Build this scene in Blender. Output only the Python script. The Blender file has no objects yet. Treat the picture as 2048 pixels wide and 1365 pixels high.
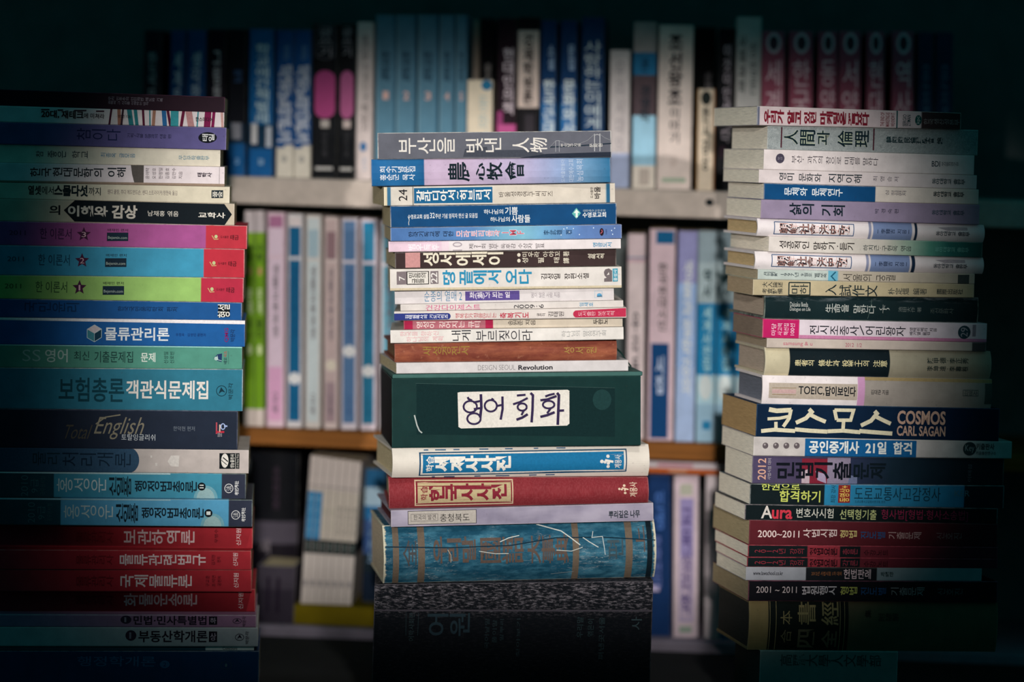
import bpy, bmesh, math, random
from mathutils import Vector, Matrix
random.seed(7)
S = bpy.context.scene
COL = S.collection

# ------------------------------------------------------------------ camera, light, exposure
W, H = 2048, 1365
MPP = 0.915 / W                       # metres per pixel at the plane of the stacks
DIST = 3.0
HORIZON = 325.0
ROLL = math.radians(1.8)
BASE_Y = 1410.0                       # picture row of the ground under the stacks
CAMZ = (BASE_Y - HORIZON) * MPP
PITCH = math.atan((H / 2 - HORIZON) * MPP / DIST)
camd = bpy.data.cameras.new('camera')
cam = bpy.data.objects.new('camera', camd)
COL.objects.link(cam)
S.camera = cam
camd.sensor_width = 36.0
camd.lens = 36.0 * DIST / (0.915 * math.cos(PITCH))
cam.matrix_world = (Matrix.Translation((0, -DIST, CAMZ)) @ Matrix.Rotation(math.pi / 2 - PITCH, 4, 'X')
                    @ Matrix.Rotation(ROLL, 4, 'Z'))
camd.clip_start = 0.05
camd.dof.use_dof = True
camd.dof.focus_distance = DIST - 0.005
camd.dof.aperture_fstop = 2.4
CM = cam.matrix_world.copy()

world = bpy.data.worlds.new('world')
S.world = world
world.use_nodes = True
bg = world.node_tree.nodes['Background']
bg.inputs[0].default_value = (0.09, 0.86, 1.0, 1)
bg.inputs[1].default_value = 0.063

def spot(name, loc, aim, energy, color, radius, a, b, soft=2.7, power=3.6):
    """an added spotlight, masked to a soft rectangle so the picture edges go dark: half its brightness at the tangents a (sideways) and b (up and down)"""
    d = bpy.data.lights.new(name, 'SPOT')
    d.energy = energy
    d.spot_size = 2 * math.atan(1.45 * math.hypot(a, b))
    d.spot_blend = 0.15
    d.shadow_soft_size = radius
    d.color = color
    d.use_nodes = True
    t = d.node_tree
    em = t.nodes['Emission']
    def m(op, x, y=None, z=None, clamp=False):
        n = t.nodes.new('ShaderNodeMath'); n.operation = op; n.use_clamp = clamp
        for k, v in enumerate((x, y, z)):
            if v is None: continue
            if isinstance(v, (int, float)): n.inputs[k].default_value = v
            else: t.links.new(v, n.inputs[k])
        return n.outputs[0]
    tc = t.nodes.new('ShaderNodeTexCoord'); sp = t.nodes.new('ShaderNodeSeparateXYZ')
    t.links.new(tc.outputs['Normal'], sp.inputs[0])
    x = m('ABSOLUTE', m('DIVIDE', m('DIVIDE', sp.outputs[0], sp.outputs[2]), a))
    y = m('ABSOLUTE', m('DIVIDE', m('DIVIDE', sp.outputs[1], sp.outputs[2]), b))
    r = m('POWER', m('ADD', m('POWER', x, power), m('POWER', y, power)), 1 / power)
    s = m('MULTIPLY_ADD', m('SUBTRACT', 1.0, r), soft, 0.5, clamp=True)
    s = m('SMOOTH_MIN', s, 1.0, 0.0)
    s2 = m('MULTIPLY', m('MULTIPLY', s, s), m('SUBTRACT', 3.0, m('MULTIPLY', s, 2.0)))
    t.links.new(s2, em.inputs['Strength'])
    o = bpy.data.objects.new(name, d)
    COL.objects.link(o)
    o.location = loc
    o.rotation_euler = (Vector(aim) - Vector(loc)).to_track_quat('-Z', 'Y').to_euler()
    return o

AIM = Vector((-0.003, 0.0, (BASE_Y - 641) * MPP))
FRONT = spot('added_front_spot', (0.05, -4.6, AIM.z + 0.62), AIM, 545, (1.0, 0.945, 0.90), 0.06, 0.348 / 4.64, 0.241 / 4.64, 3.3, 3.2)  # added lamp, no such source seen; its mask makes the dark edges
SIDE = spot('added_side_fill', (-1.35, -4.3, AIM.z + 0.55), AIM + Vector((0.0, 0, 0)), 385, (1.0, 0.95, 0.91), 0.05, 0.318 / 4.54, 0.238 / 4.54, 3.3, 3.2)  # added unseen fill from the left, to brighten the page ends
HIGH = spot('added_high_spot', (0.20, -1.45, AIM.z + 1.25), AIM, 38, (1.0, 0.95, 0.91), 0.05, 0.365 / 1.93, 0.190 / 1.93, 3.0, 3.0)  # added unseen lamp above, for shade under overhangs and on rounded spines

S.view_settings.view_transform = 'Standard'
S.view_settings.look = 'None'
S.view_settings.gamma = 1.0
S.view_settings.exposure = 0.0

# ------------------------------------------------------------------ picture to place
def ray(px, py):
    u = (px - W / 2) / W * camd.sensor_width / camd.lens
    v = -(py - H / 2) / W * camd.sensor_width / camd.lens
    return CM.translation.copy(), (CM.to_3x3() @ Vector((u, v, -1))).normalized()

class Plane:
    """an upright plane with its own yaw: a along it, z up; d pushes it back"""
    def __init__(self, x, y, yaw):
        self.o = Vector((x, y, 0)); self.yaw = math.radians(yaw)
        self.t = Vector((math.cos(self.yaw), math.sin(self.yaw), 0))
        self.n = Vector((-math.sin(self.yaw), math.cos(self.yaw), 0))
    def hit(self, px, py, d=0.0):
        o, r = ray(px, py)
        q = self.o + self.n * d
        k = (q - o).dot(self.n) / r.dot(self.n)
        p = o + r * k
        return (p - self.o).dot(self.t), p.z
    def depth_at(self, a, px, py):
        """how far behind the plane, on the line through a, the ray of a pixel passes"""
        o, r = ray(px, py)
        q = self.o + self.t * a
        k = (q - o).dot(self.t) / r.dot(self.t) if abs(r.dot(self.t)) > 1e-6 else 0
        return (o + r * k - q).dot(self.n)
    def world(self, a, d, z):
        return self.o + self.t * a + self.n * d + Vector((0, 0, z))

# ------------------------------------------------------------------ materials
def lin(h):
    h = h.lstrip('#')
    c = [int(h[i:i + 2], 16) / 255 for i in (0, 2, 4)]
    return tuple([x / 12.92 if x <= 0.04045 else ((x + 0.055) / 1.055) ** 2.4 for x in c] + [1.0])

class NT:
    def __init__(self, name):
        self.m = bpy.data.materials.new(name); self.m.use_nodes = True
        self.t = self.m.node_tree; self.b = self.t.nodes['Principled BSDF']
    def n(self, typ, **kw):
        x = self.t.nodes.new(typ)
        for k, v in kw.items(): setattr(x, k, v)
        return x
    def l(self, a, b): self.t.links.new(a, b)
    def math(self, op, a, b=None, c=None, clamp=False):
        x = self.n('ShaderNodeMath', operation=op, use_clamp=clamp)
        for i, v in enumerate((a, b, c)):
            if v is None: continue
            if isinstance(v, (int, float)): x.inputs[i].default_value = v
            else: self.l(v, x.inputs[i])
        return x.outputs[0]
    def noise(self, scale, detail=3, rough=0.6, vec=None):
        x = self.n('ShaderNodeTexNoise')
        x.inputs['Scale'].default_value = scale; x.inputs['Detail'].default_value = detail; x.inputs['Roughness'].default_value = rough
        if vec is not None: self.l(vec, x.inputs['Vector'])
        return x.outputs[0]
    def mapr(self, v, a, b, c, d):
        x = self.n('ShaderNodeMapRange')
        self.l(v, x.inputs[0])
        for i, k in enumerate((a, b, c, d)): x.inputs[i + 1].default_value = k
        return x.outputs[0]
    def mix(self, f, a, b, blend='MIX'):
        x = self.n('ShaderNodeMix', data_type='RGBA', blend_type=blend)
        for i, v in ((0, f), (6, a), (7, b)):
            if isinstance(v, (int, float)): x.inputs[i].default_value = v
            elif isinstance(v, tuple): x.inputs[i].default_value = v
            else: self.l(v, x.inputs[i])
        return x.outputs[2]
    def coord(self, scale=(1, 1, 1)):
        tc = self.n('ShaderNodeTexCoord'); mp = self.n('ShaderNodeMapping')
        mp.inputs['Scale'].default_value = scale
        self.l(tc.outputs['Object'], mp.inputs['Vector'])
        return mp.outputs[0]

_mats = {}
def ink(h, rough=0.55):
    """printing ink, foil or sticker of one colour with a little wear"""
    k = ('ink', h, rough)
    if k not in _mats:
        t = NT('ink_' + h.lstrip('#'))
        v = t.coord()
        w = t.mapr(t.noise(420, 3, 0.7, v), 0.30, 0.75, 0.84, 1.08)
        c = t.mix(1.0, lin(h), w, 'MULTIPLY')
        t.l(c, t.b.inputs['Base Color'])
        t.b.inputs['Roughness'].default_value = rough
        t.b.inputs['Specular IOR Level'].default_value = 0.03
        _mats[k] = t.m
    return _mats[k]

def plain(name, h, rough=0.6, grain=40, amt=0.15, scale=(1, 1, 1), spec=0.05):
    k = ('plain', name, h, grain, amt, scale)
    if k not in _mats:
        t = NT(name); v = t.coord(scale)
        w = t.mapr(t.noise(grain, 5, 0.65, v), 0.25, 0.75, 1 - amt, 1 + amt)
        c = t.mix(1.0, lin(h), w, 'MULTIPLY')
        t.l(c, t.b.inputs['Base Color'])
        t.b.inputs['Roughness'].default_value = rough
        t.b.inputs['Specular IOR Level'].default_value = spec
        _mats[k] = t.m
    return _mats[k]

def paper(h='#c9bb98'):
    """edges of the leaves: fine lines along the sheets"""
    return plain('paper_edge_' + h.lstrip('#'), h, 0.8, 1.0, 0.30, (60, 60, 2600), 0.1)

def cover(name, stops, L, T, edge=0.6, edgecol='#d8d4cc', style=None, rough=0.5, dirt=0.15):
    """cover stock: printed colours along the spine (u), worn light folds along its two edges (v = 0 and 1)"""
    t = NT('cover_' + name)
    uv = t.n('ShaderNodeUVMap'); sp = t.n('ShaderNodeSeparateXYZ'); t.l(uv.outputs[0], sp.inputs[0])
    u, v = sp.outputs[0], sp.outputs[1]
    if len(stops) == 1:
        base = t.n('ShaderNodeRGB'); base.outputs[0].default_value = lin(stops[0][1]); base = base.outputs[0]
    else:
        r = t.n('ShaderNodeValToRGB'); e = r.color_ramp.elements
        while len(e) < len(stops): e.new(0.5)
        for i, (p, c) in enumerate(stops):
            e[i].position = min(1.0, max(0.0, p + i * 1e-5)); e[i].color = lin(c)
        t.l(u, r.inputs[0]); base = r.outputs[0]
    ob = t.coord()
    w = t.mapr(t.noise(55, 5, 0.62, ob), 0.30, 0.72, 1 - dirt, 1 + dirt * 0.6)
    c = t.mix(1.0, base, w, 'MULTIPLY')
    spk = t.mapr(t.noise(380, 2, 0.5, ob), 0.68, 0.74, 0.0, 0.22)
    c = t.mix(spk, c, lin('#3a3634'))
    if style == 'marble':
        vo = t.n('ShaderNodeTexVoronoi', feature='DISTANCE_TO_EDGE'); vo.inputs['Scale'].default_value = 170
        dv = t.mix(0.35, ob, t.noise(60, 3, 0.6, ob), 'ADD'); t.l(dv, vo.inputs['Vector'])
        c = t.mix(t.mapr(vo.outputs[0], 0.0, 0.22, 0.55, 0.0), c, lin('#b4b9b8'))
    if style == 'leather':
        n = t.noise(34, 6, 0.7, t.coord((0.6, 1, 2.2)))
        c = t.mix(t.mapr(n, 0.42, 0.70, 0.0, 0.8), c, lin('#b06a4c'))
        c = t.mix(t.mapr(t.noise(150, 4, 0.7, ob), 0.60, 0.72, 0, 0.45), c, lin('#c08a6c'))
    if style == 'cloth':
        n = t.noise(900, 2, 0.5, t.coord((1, 1, 0.25)))
        c = t.mix(t.mapr(n, 0.4, 0.7, 0.0, 0.18), c, lin('#b06065'))
    if style == 'silk':
        n = t.noise(26, 3, 0.5, t.coord((1, 1, 2.0)))
        c = t.mix(t.mapr(n, 0.38, 0.68, 0.0, 0.55), c, lin('#b5aebd'))
    if style == 'scuffed':
        n = t.noise(420, 5, 0.8, t.coord((0.45, 1, 1.6)))
        band = t.mapr(v, 0.70, 0.82, 0.06, 1.0)
        f = t.math('MULTIPLY', t.mapr(n, 0.50, 0.66, 0.0, 0.85), band)
        c = t.mix(f, c, lin('#8c858c'))
    if style == 'worn':
        n = t.noise(46, 6, 0.72, t.coord((0.8, 1, 2.4)))
        c = t.mix(t.mapr(n, 0.44, 0.66, 0.0, 0.75), c, lin('#4a8298'))
        cr = t.noise(60, 4, 0.8, t.coord((0.30, 1, 3.2)))
        f = t.mapr(t.math('ABSOLUTE', t.math('SUBTRACT', cr, 0.5)), 0.0, 0.006, 0.75, 0.0)
        f = t.math('MULTIPLY', f, t.mapr(t.noise(30, 2, 0.5, ob), 0.48, 0.60, 0, 1))
        c = t.mix(f, c, lin('#cfd3cc'))
        fr = t.math('SUBTRACT', 0.5, t.math('ABSOLUTE', t.math('SUBTRACT', u, 0.5)))
        fr = t.math('ADD', fr, t.math('MULTIPLY', t.math('SUBTRACT', t.noise(110, 4, 0.8, t.coord((0.25, 1, 1.6))), 0.5), 0.028))
        c = t.mix(t.mapr(fr, 0.004, 0.009, 0.9, 0.0), c, lin('#cfc8ae'))
    if style == 'dusty':
        n = t.noise(240, 4, 0.75, t.coord((0.15, 1, 1)))
        f = t.math('MULTIPLY', t.mapr(n, 0.48, 0.68, 0.0, 0.8), t.mapr(v, 0.72, 1.0, 0.0, 1.0, ))
        c = t.mix(f, c, lin('#7f8a90'))
    if style == 'torn':
        n = t.noise(70, 5, 0.7, ob)
        c = t.mix(t.mapr(n, 0.52, 0.56, 0.0, 0.8), c, lin('#b9a7b4'))
        c = t.mix(t.mapr(t.noise(50, 3, 0.6, t.coord((1.3, 1, 1))), 0.56, 0.60, 0.0, 0.0), c, lin('#7a2433'))
    if edge > 0:
        k = 0.00055 / T
        m1 = t.mapr(t.math('ABSOLUTE', t.math('SUBTRACT', v, 1.0)), k * 0.35, k * 1.3, 1.0, 0.0)
        m2 = t.mapr(t.math('ABSOLUTE', v), k * 0.25, k * 1.1, 0.55, 0.0)
        m3 = t.mapr(t.math('SUBTRACT', 0.5, t.math('ABSOLUTE', t.math('SUBTRACT', u, 0.5))), 0.0002 / L, 0.0011 / L, 0.7, 0.0)
        m = t.math('MAXIMUM', t.math('MAXIMUM', m1, m2), m3)
        m = t.math('MULTIPLY', m, t.mapr(t.noise(95, 4, 0.7, ob), 0.36, 0.56, 0.25, 1.0))
        c = t.mix(t.math('MULTIPLY', m, edge, clamp=True), c, lin(edgecol))
    t.l(c, t.b.inputs['Base Color'])
    t.b.inputs['Roughness'].default_value = rough
    t.b.inputs['Specular IOR Level'].default_value = 0.04
    bp = t.n('ShaderNodeBump'); bp.inputs['Strength'].default_value = 0.12; bp.inputs['Distance'].default_value = 0.0006
    t.l(t.noise(130, 4, 0.6, ob), bp.inputs['Height']); t.l(bp.outputs[0], t.b.inputs['Normal'])
    return t.m

# ------------------------------------------------------------------ objects
def link_mesh(name, verts, faces, mats, parent=None, fmat=None, smooth=False, uvs=None):
    me = bpy.data.meshes.new(name)
    me.from_pydata(verts, [], faces)
    for m in (mats if isinstance(mats, (list, tuple)) else [mats]): me.materials.append(m)
    if fmat:
        for p, i in zip(me.polygons, fmat): p.material_index = i
    if smooth:
        for p in me.polygons: p.use_smooth = True
    if uvs:
        l = me.uv_layers.new(name='UVMap')
        for lp in me.loops: l.data[lp.index].uv = uvs[lp.vertex_index]
    me.update()
    o = bpy.data.objects.new(name, me)
    COL.objects.link(o)
    if parent is not None: o.parent = parent
    return o

def thing(name, label, cat, loc=(0, 0, 0), group=None, rot=(0, 0, 0)):
    o = bpy.data.objects.new(name, None)
    COL.objects.link(o)
    o.empty_display_size = 0.02
    o.location = loc; o.rotation_euler = rot
    o['label'] = label; o['category'] = cat
    if group: o['group'] = group
    return o

def box_mesh(x0, x1, y0, y1, z0, z1):
    v = [(x, y, z) for x in (x0, x1) for y in (y0, y1) for z in (z0, z1)]
    f = [(0, 1, 3, 2), (4, 6, 7, 5), (0, 4, 5, 1), (2, 3, 7, 6), (0, 2, 6, 4), (1, 5, 7, 3)]
    return v, f

def bevel(o, w, seg=2):
    bm = bmesh.new(); bm.from_mesh(o.data)
    bmesh.ops.bevel(bm, geom=bm.edges[:], offset=w, segments=seg, affect='EDGES', profile=0.5)
    bm.to_mesh(o.data); bm.free()
    return o

# ------------------------------------------------------------------ lettering
_tc = bpy.data.curves.new('lettering_source', 'FONT')
_to = bpy.data.objects.new('lettering_source', _tc)
_ts = bpy.data.scenes.new('lettering_room')
_ts.collection.objects.link(_to)
_tc.resolution_u = 3
_glyphs = {}
def glyph(s, w):
    """outline mesh of a string in em units: (verts, faces, width)"""
    k = (s, w)
    if k not in _glyphs:
        _tc.body = s; _tc.offset = w * 0.5
        with bpy.context.temp_override(scene=_ts, view_layer=_ts.view_layers[0]):
            dg = bpy.context.evaluated_depsgraph_get()
        dg.update()
        e = _to.evaluated_get(dg); me = e.to_mesh()
        vs = [(v.co.x, v.co.y) for v in me.vertices]
        fs = [tuple(p.vertices) for p in me.polygons]
        e.to_mesh_clear()
        _glyphs[k] = (vs, fs)
    return _glyphs[k]

def bounds(vs):
    xs = [p[0] for p in vs]; ys = [p[1] for p in vs]
    return min(xs), min(ys), max(xs), max(ys)

def text_shape(mode, s, w):
    """H: upright line; V: whole line turned a quarter, reading upwards; R: every character turned a quarter, set side by side"""
    if mode == 'R':
        V, F = [], []; x = 0.0
        for ch in s:
            if ch == ' ': x += 0.5; continue
            vs, fs = glyph(ch, w)
            if not vs: x += 0.5; continue
            b = bounds(vs)
            small = (b[3] - b[1]) < 0.45 and ch in '.,·-~'
            step = 0.5 if small else (0.98 if ord(ch) > 0x2000 else 0.78)
            n = len(V); off = x - (-b[3] if False else 0)
            cy = (b[1] + b[3]) / 2 if not ord(ch) > 0x2000 else 0.38
            cx = (b[0] + b[2]) / 2
            for (a, c) in vs: V.append((x + step / 2 - (c - cy), a - cx))
            F += [tuple(i + n for i in f) for f in fs]
            x += step
        return V, F
    vs, fs = glyph(s, w)
    if mode == 'V': vs = [(-c, a) for (a, c) in vs]
    return vs, fs

def T(mode, s, x0, y0, x1, y1, col, w=0.0, part='title', sh=0.0):
    return ('T', mode, s, (x0, y0, x1, y1), col, w, part, sh)
def Q(x0, t0, b0, x1, t1, b1, col, part='printed_panel'):
    return ('P', [(x0, t0), (x1, t1), (x1, b1), (x0, b0)], col, part)
def RC(x0, y0, x1, y1, col, part='printed_panel'):
    return Q(x0, y0, y1, x1, y0, y1, col, part)
def P(pts, col, part='printed_panel'):
    return ('P', pts, col, part)
def EL(cx, cy, rx, ry, col, part='printed_mark', a0=0, a1=360):
    n = 28
    pts = [(cx + rx * math.cos(math.radians(a0 + (a1 - a0) * i / n)), cy - ry * math.sin(math.radians(a0 + (a1 - a0) * i / n))) for i in range(n if a1 - a0 == 360 else n + 1)]
    return ('P', pts, col, part)
def ST(pts, w, col, part='printed_mark'):
    return ('S', pts, w, col, part)
def RG(cx, cy, rx, ry, w, col, part='printed_mark'):
    pts = [(cx + rx * math.cos(i * math.pi / 14), cy - ry * math.sin(i * math.pi / 14)) for i in range(29)]
    return ('S', pts, w, col, part)
def FR(x0, t0, b0, x1, t1, b1, w, col, part='printed_panel'):
    return ('S', [(x0, t0), (x1, t1), (x1, b1), (x0, b0), (x0, t0)], w, col, part)
def STAR(cx, cy, r, col):
    pts = []
    for i in range(10):
        q = r if i % 2 == 0 else r * 0.45
        a = math.pi / 2 + i * math.pi / 5
        pts.append((cx + q * math.cos(a), cy - q * math.sin(a)))
    return ('P', pts, col, 'printed_mark')

def stroke_poly(pts, w):
    """a pen line as joined quads with round-ish ends"""
    V, F = [], []
    h = w / 2
    pts = [Vector(p) for p in pts]
    L, R = [], []
    for i, p in enumerate(pts):
        d = Vector((0, 0))
        if i > 0: d += (p - pts[i - 1]).normalized()
        if i < len(pts) - 1: d += (pts[i + 1] - p).normalized()
        if d.length < 1e-6: d = (p - pts[i - 1]) if i else Vector((1, 0))
        d.normalize(); n = Vector((-d.y, d.x))
        k = 1.0
        if 0 < i < len(pts) - 1:
            c = abs(n.dot(Vector((-(p - pts[i - 1]).normalized().y, (p - pts[i - 1]).normalized().x))))
            k = min(1.6, 1 / max(c, 0.4))
        L.append(p + n * h * k); R.append(p - n * h * k)
    for a, b in zip(L, R): V += [tuple(a), tuple(b)]
    for i in range(len(pts) - 1): F.append((2 * i, 2 * i + 1, 2 * i + 3, 2 * i + 2))
    return V, F

# ------------------------------------------------------------------ books
class Quad:
    """the spine of a book in its own frame: x along, z up; maps picture-crop coordinates to it"""
    pass

_cn = [0]
def make_book(name, label, plane, Z, q, stops, items=(), kind='soft', rec=0.0, depth=0.150, side=None, edge=0.6,
              edgecol='#d8d4cc', style=None, pages='#c9bb98', bulge=None, prev=None, group=None, cat='book', rough=0.5, dirt=0.15,
              snap=True, hang=None, floor=False):
    ox, oy, s = Z
    def px(x, y): return ox + x / s, oy + y / s
    xl, xr, tl, tr, bl, br = q
    aTL, zTL = plane.hit(*px(xl, tl), rec); aTR, zTR = plane.hit(*px(xr, tr), rec)
    aBL, zBL = plane.hit(*px(xl, bl), rec); aBR, zBR = plane.hit(*px(xr, br), rec)
    aL, aR = (aTL + aBL) / 2, (aTR + aBR) / 2
    if prev and snap:
        (p0, h0, p1, h1, pyaw, pdep) = prev
        gap = abs(math.sin(plane.yaw - pyaw)) * max(depth, pdep) * abs(h1 - h0) / (p1 - p0) + 0.00004
        def line(a): return h0 + (h1 - h0) * (a - p0) / (p1 - p0)
        zTL, zTR = line(aL) - gap, line(aR) - gap
    if side is not None:
        depth = min(0.175, max(0.095, plane.depth_at(aL, *px(side, (tl + bl) / 2)) - rec))
    if floor: zBL = zBR = 0.0
    L = aR - aL
    tilt = math.atan2((zBR - zBL), L)
    zb = (zBL + zBR) / 2; am = (aL + aR) / 2
    # local frame: origin in the middle of the lower spine edge
    ct, stn = math.cos(tilt), math.sin(tilt)
    def loc(a, z):
        da, dz = a - am, z - zb
        return da * ct + dz * stn, -da * stn + dz * ct
    lTL, lTR, lBL, lBR = loc(aL, zTL), loc(aR, zTR), loc(aL, zBL), loc(aR, zBR)
    x0, x1 = lBL[0], lBR[0]
    z0b, z1b, z0t, z1t = lBL[1], lBR[1], lTL[1], lTR[1]
    T0 = ((z0t - z0b) + (z1t - z1b)) / 2
    Lx = x1 - x0
    root = thing(name, label, cat, plane.world(am, rec, zb), group)
    root.rotation_euler = (Matrix.Rotation(plane.yaw, 4, 'Z') @ Matrix.Rotation(-tilt, 4, 'Y')).to_euler()
    hard = kind in ('hard', 'jacket')
    th = 0.0022 if hard else 0.00035
    th = min(th, T0 * 0.2)
    if bulge is None: bulge = 0.0035 if hard else 0.0
    r = min(0.0009, T0 * 0.2)
    def front(v):
        t = v * T0; y = bulge * (2 * v - 1) ** 2
        if not hard:
            e = min(t, T0 - t)
            if 0 <= e < r: y += r - math.sqrt(max(0, r * r - (r - e) ** 2))
        return y
    def zz(x, v):
        k = (x - x0) / Lx
        b = z0b + (z1b - z0b) * k; tt = z0t + (z1t - z0t) * k
        return b + v * (tt - b)
    # cover shell
    if hard: vs = [i / 14 for i in range(15)]
    else: vs = sorted(set([0, .15 * r / T0, .4 * r / T0, r / T0, .25, .5, .75, 1 - r / T0, 1 - .4 * r / T0, 1 - .15 * r / T0, 1]))
    prof = [(depth, 1.0)] + [(front(v), v) for v in reversed(vs)] + [(depth, 0.0)]
    xs = [x0 + Lx * i / 6 for i in range(7)]
    V, F, UV = [], [], []
    n = len(prof)
    for x in xs:
        for (y, v) in prof:
            V.append((x, y, zz(x, v)))
            vv = v if y < depth else (1 + depth / T0 if v > 0.5 else -depth / T0)
            UV.append(((x - x0) / Lx, vv))
        for i, (y, v) in enumerate(prof):
            tv = th / T0
            yy = y if i in (0, n - 1) else y + th
            V.append((x, yy, zz(x, tv + v * (1 - 2 * tv)))); UV.append(((x - x0) / Lx, 0.5))
    for j in range(len(xs) - 1):
        a, b = j * 2 * n, (j + 1) * 2 * n
        for i in range(n - 1):
            F.append((a + i, a + i + 1, b + i + 1, b + i))
            F.append((a + n + i + 1, a + n + i, b + n + i, b + n + i + 1))
        F.append((a + n, a, b, b + n)); F.append((a + n - 1, a + 2 * n - 1, b + 2 * n - 1, b + n - 1))
    e = (len(xs) - 1) * 2 * n
    for i in range(n - 1):
        F.append((i + 1, i, n + i, n + i + 1)); F.append((e + i, e + i + 1, e + n + i + 1, e + n + i))
    _cn[0] += 1
    cm = cover('%s_%02d' % (name, _cn[0]), stops(lambda x: (x - xl) / (xr - xl)) if callable(stops) else [(0, stops)], Lx, T0, edge, edgecol, style, rough, dirt)
    link_mesh('dust_jacket' if kind == 'jacket' else 'cover', V, F, cm, root, smooth=False, uvs=UV)
    # page block
    hg = hang if hang is not None else (0.003 if hard else 0.0003)
    tv = (th + 0.00008) / T0
    pr = [(depth - (hg if hard else 0.0006), tv)] + [(max(front(v) + th + (0.0015 if hard else 0.0001), 0), tv + v * (1 - 2 * tv)) for v in vs] + [(depth - (hg if hard else 0.0006), 1 - tv)]
    V, F = [], []
    m = len(pr)
    for x in (x0 + hg, x1 - hg):
        for (y, v) in pr: V.append((x, y, zz(x, v)))
    F.append(tuple(range(m))); F.append(tuple(range(2 * m - 1, m - 1, -1)))
    for i in range(m): F.append((i, (i + 1) % m, m + (i + 1) % m, m + i)[::-1])
    link_mesh('page_block', V, F, paper(pages), root)
    # printing
    def to_local(x, y):
        k = (x - xl) / (xr - xl)
        top = tl + (tr - tl) * k; bot = bl + (br - bl) * k
        v = 1 - (y - top) / (bot - top)
        return x0 + Lx * k, v
    draw_items(root, items, to_local, zz, front, hard or bulge > 0, x0, x1, rim=0.0 if hard else r / T0)
    return (aL, zBL, aR, zBR, plane.yaw, depth), root, dict(front=front, zz=zz, x0=x0, x1=x1, T=T0, to_local=to_local, depth=depth)

PART_NAMES = {'title': 'title_lettering', 'subtitle': 'subtitle_lettering', 'author': 'author_lettering', 'publisher_mark': 'publisher_logo', 'printed_panel': 'panel_print',
              'printed_mark': 'mark_print', 'series_name': 'series_lettering', 'volume_number': 'volume_number_lettering', 'small_print': 'small_print', 'issue_date': 'date_lettering',
              'edition_year': 'year_lettering', 'emblem': 'emblem_print', 'worn_patch': 'worn_paper_print', 'picture': 'picture_print', 'clear_tape': 'clear_tape'}

def draw_items(root, items, to_local, zz, front, curved, x0, x1, gap=0.00012, rim=0.0):
    groups = {}
    for k, it in enumerate(items):
        if it[0] == 'T':
            _, mode, s, (bx0, by0, bx1, by1), col, w, part, sh = it
            vs, fs = text_shape(mode, s, w)
            if not vs: continue
            b = bounds(vs)
            cx, cy = (bx0 + bx1) / 2, (by0 + by1) / 2
            mx, mv = to_local(cx, cy)
            pts = []
            for (a, c) in vs:
                u = (a - b[0]) / max(b[2] - b[0], 1e-6); v = (c - b[1]) / max(b[3] - b[1], 1e-6)
                X = bx0 + u * (bx1 - bx0) + sh * (v - 0.5) * (by1 - by0)
                # follow the slope of the spine
                lx, lv = to_local(X, cy)
                _, vref = to_local(cx, cy + (0.5 - v) * (by1 - by0))
                pts.append((lx, vref))
        elif it[0] == 'P':
            _, pp, col, part = it
            pts = [to_local(*p) for p in pp]; fs = [tuple(range(len(pts)))]
            if curved and len(pts) == 4:
                N = 10; g = []; ff = []
                for i in range(N + 1):
                    f = i / N
                    g.append((pts[0][0] * (1 - f) + pts[3][0] * f, pts[0][1] * (1 - f) + pts[3][1] * f))
                    g.append((pts[1][0] * (1 - f) + pts[2][0] * f, pts[1][1] * (1 - f) + pts[2][1] * f))
                for i in range(N): ff.append((2 * i, 2 * i + 1, 2 * i + 3, 2 * i + 2))
                pts, fs = g, ff
        else:
            _, pp, w, col, part = it
            vs, fs = stroke_poly(pp, w)
            pts = [to_local(*p) for p in vs]
        pts = [(min(max(x, x0), x1), min(max(v, 0.0), 1.0)) for x, v in pts]
        w_ = max(p[0] for p in pts) - min(p[0] for p in pts); h_ = max(p[1] for p in pts) - min(p[1] for p in pts)
        own = k if part == 'printed_panel' and w_ / (x1 - x0) * h_ > .012 else None
        G = groups.setdefault((part, own), dict(V=[], F=[], M=[], mats=[]))
        m = ink(col)
        if m not in G['mats']: G['mats'].append(m)
        mi = G['mats'].index(m); n = len(G['V'])
        for (x, v) in pts: G['V'].append((x, v, k))
        for f in fs: G['F'].append(tuple(i + n for i in f)); G['M'].append(mi)
    for (part, own), G in groups.items():
        bm = bmesh.new()
        bv = [bm.verts.new((x, 0.00002 * k, v)) for (x, v, k) in G['V']]
        for f, mi in zip(G['F'], G['M']):
            try: bf = bm.faces.new([bv[i] for i in f]); bf.material_index = mi
            except ValueError: pass
        vz = [v.co.z for v in bm.verts]
        cuts = [i / 16 for i in range(1, 16)] if curved else []
        if not curved and vz and (max(vz) > 1 - rim or min(vz) < rim):
            cuts = [rim * k for k in (.15, .4, 1)] + [1 - rim * k for k in (.15, .4, 1)]
        if cuts:
            for i in cuts:
                bmesh.ops.bisect_plane(bm, geom=bm.verts[:] + bm.edges[:] + bm.faces[:], plane_co=(0, 0, i), plane_no=(0, 0, 1))
        for v in bm.verts:
            k = v.co.y
            v.co.y = front(v.co.z) - gap - k
            v.co.z = zz(v.co.x, v.co.z)
        bm.normal_update()
        for f in bm.faces:
            if f.normal.y > 0: f.normal_flip()
        part = PART_NAMES.get(part, part)
        me = bpy.data.meshes.new(part); bm.to_mesh(me); bm.free()
        for m in G['mats']: me.materials.append(m)
        o = bpy.data.objects.new(part, me); COL.objects.link(o); o.parent = root

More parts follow.
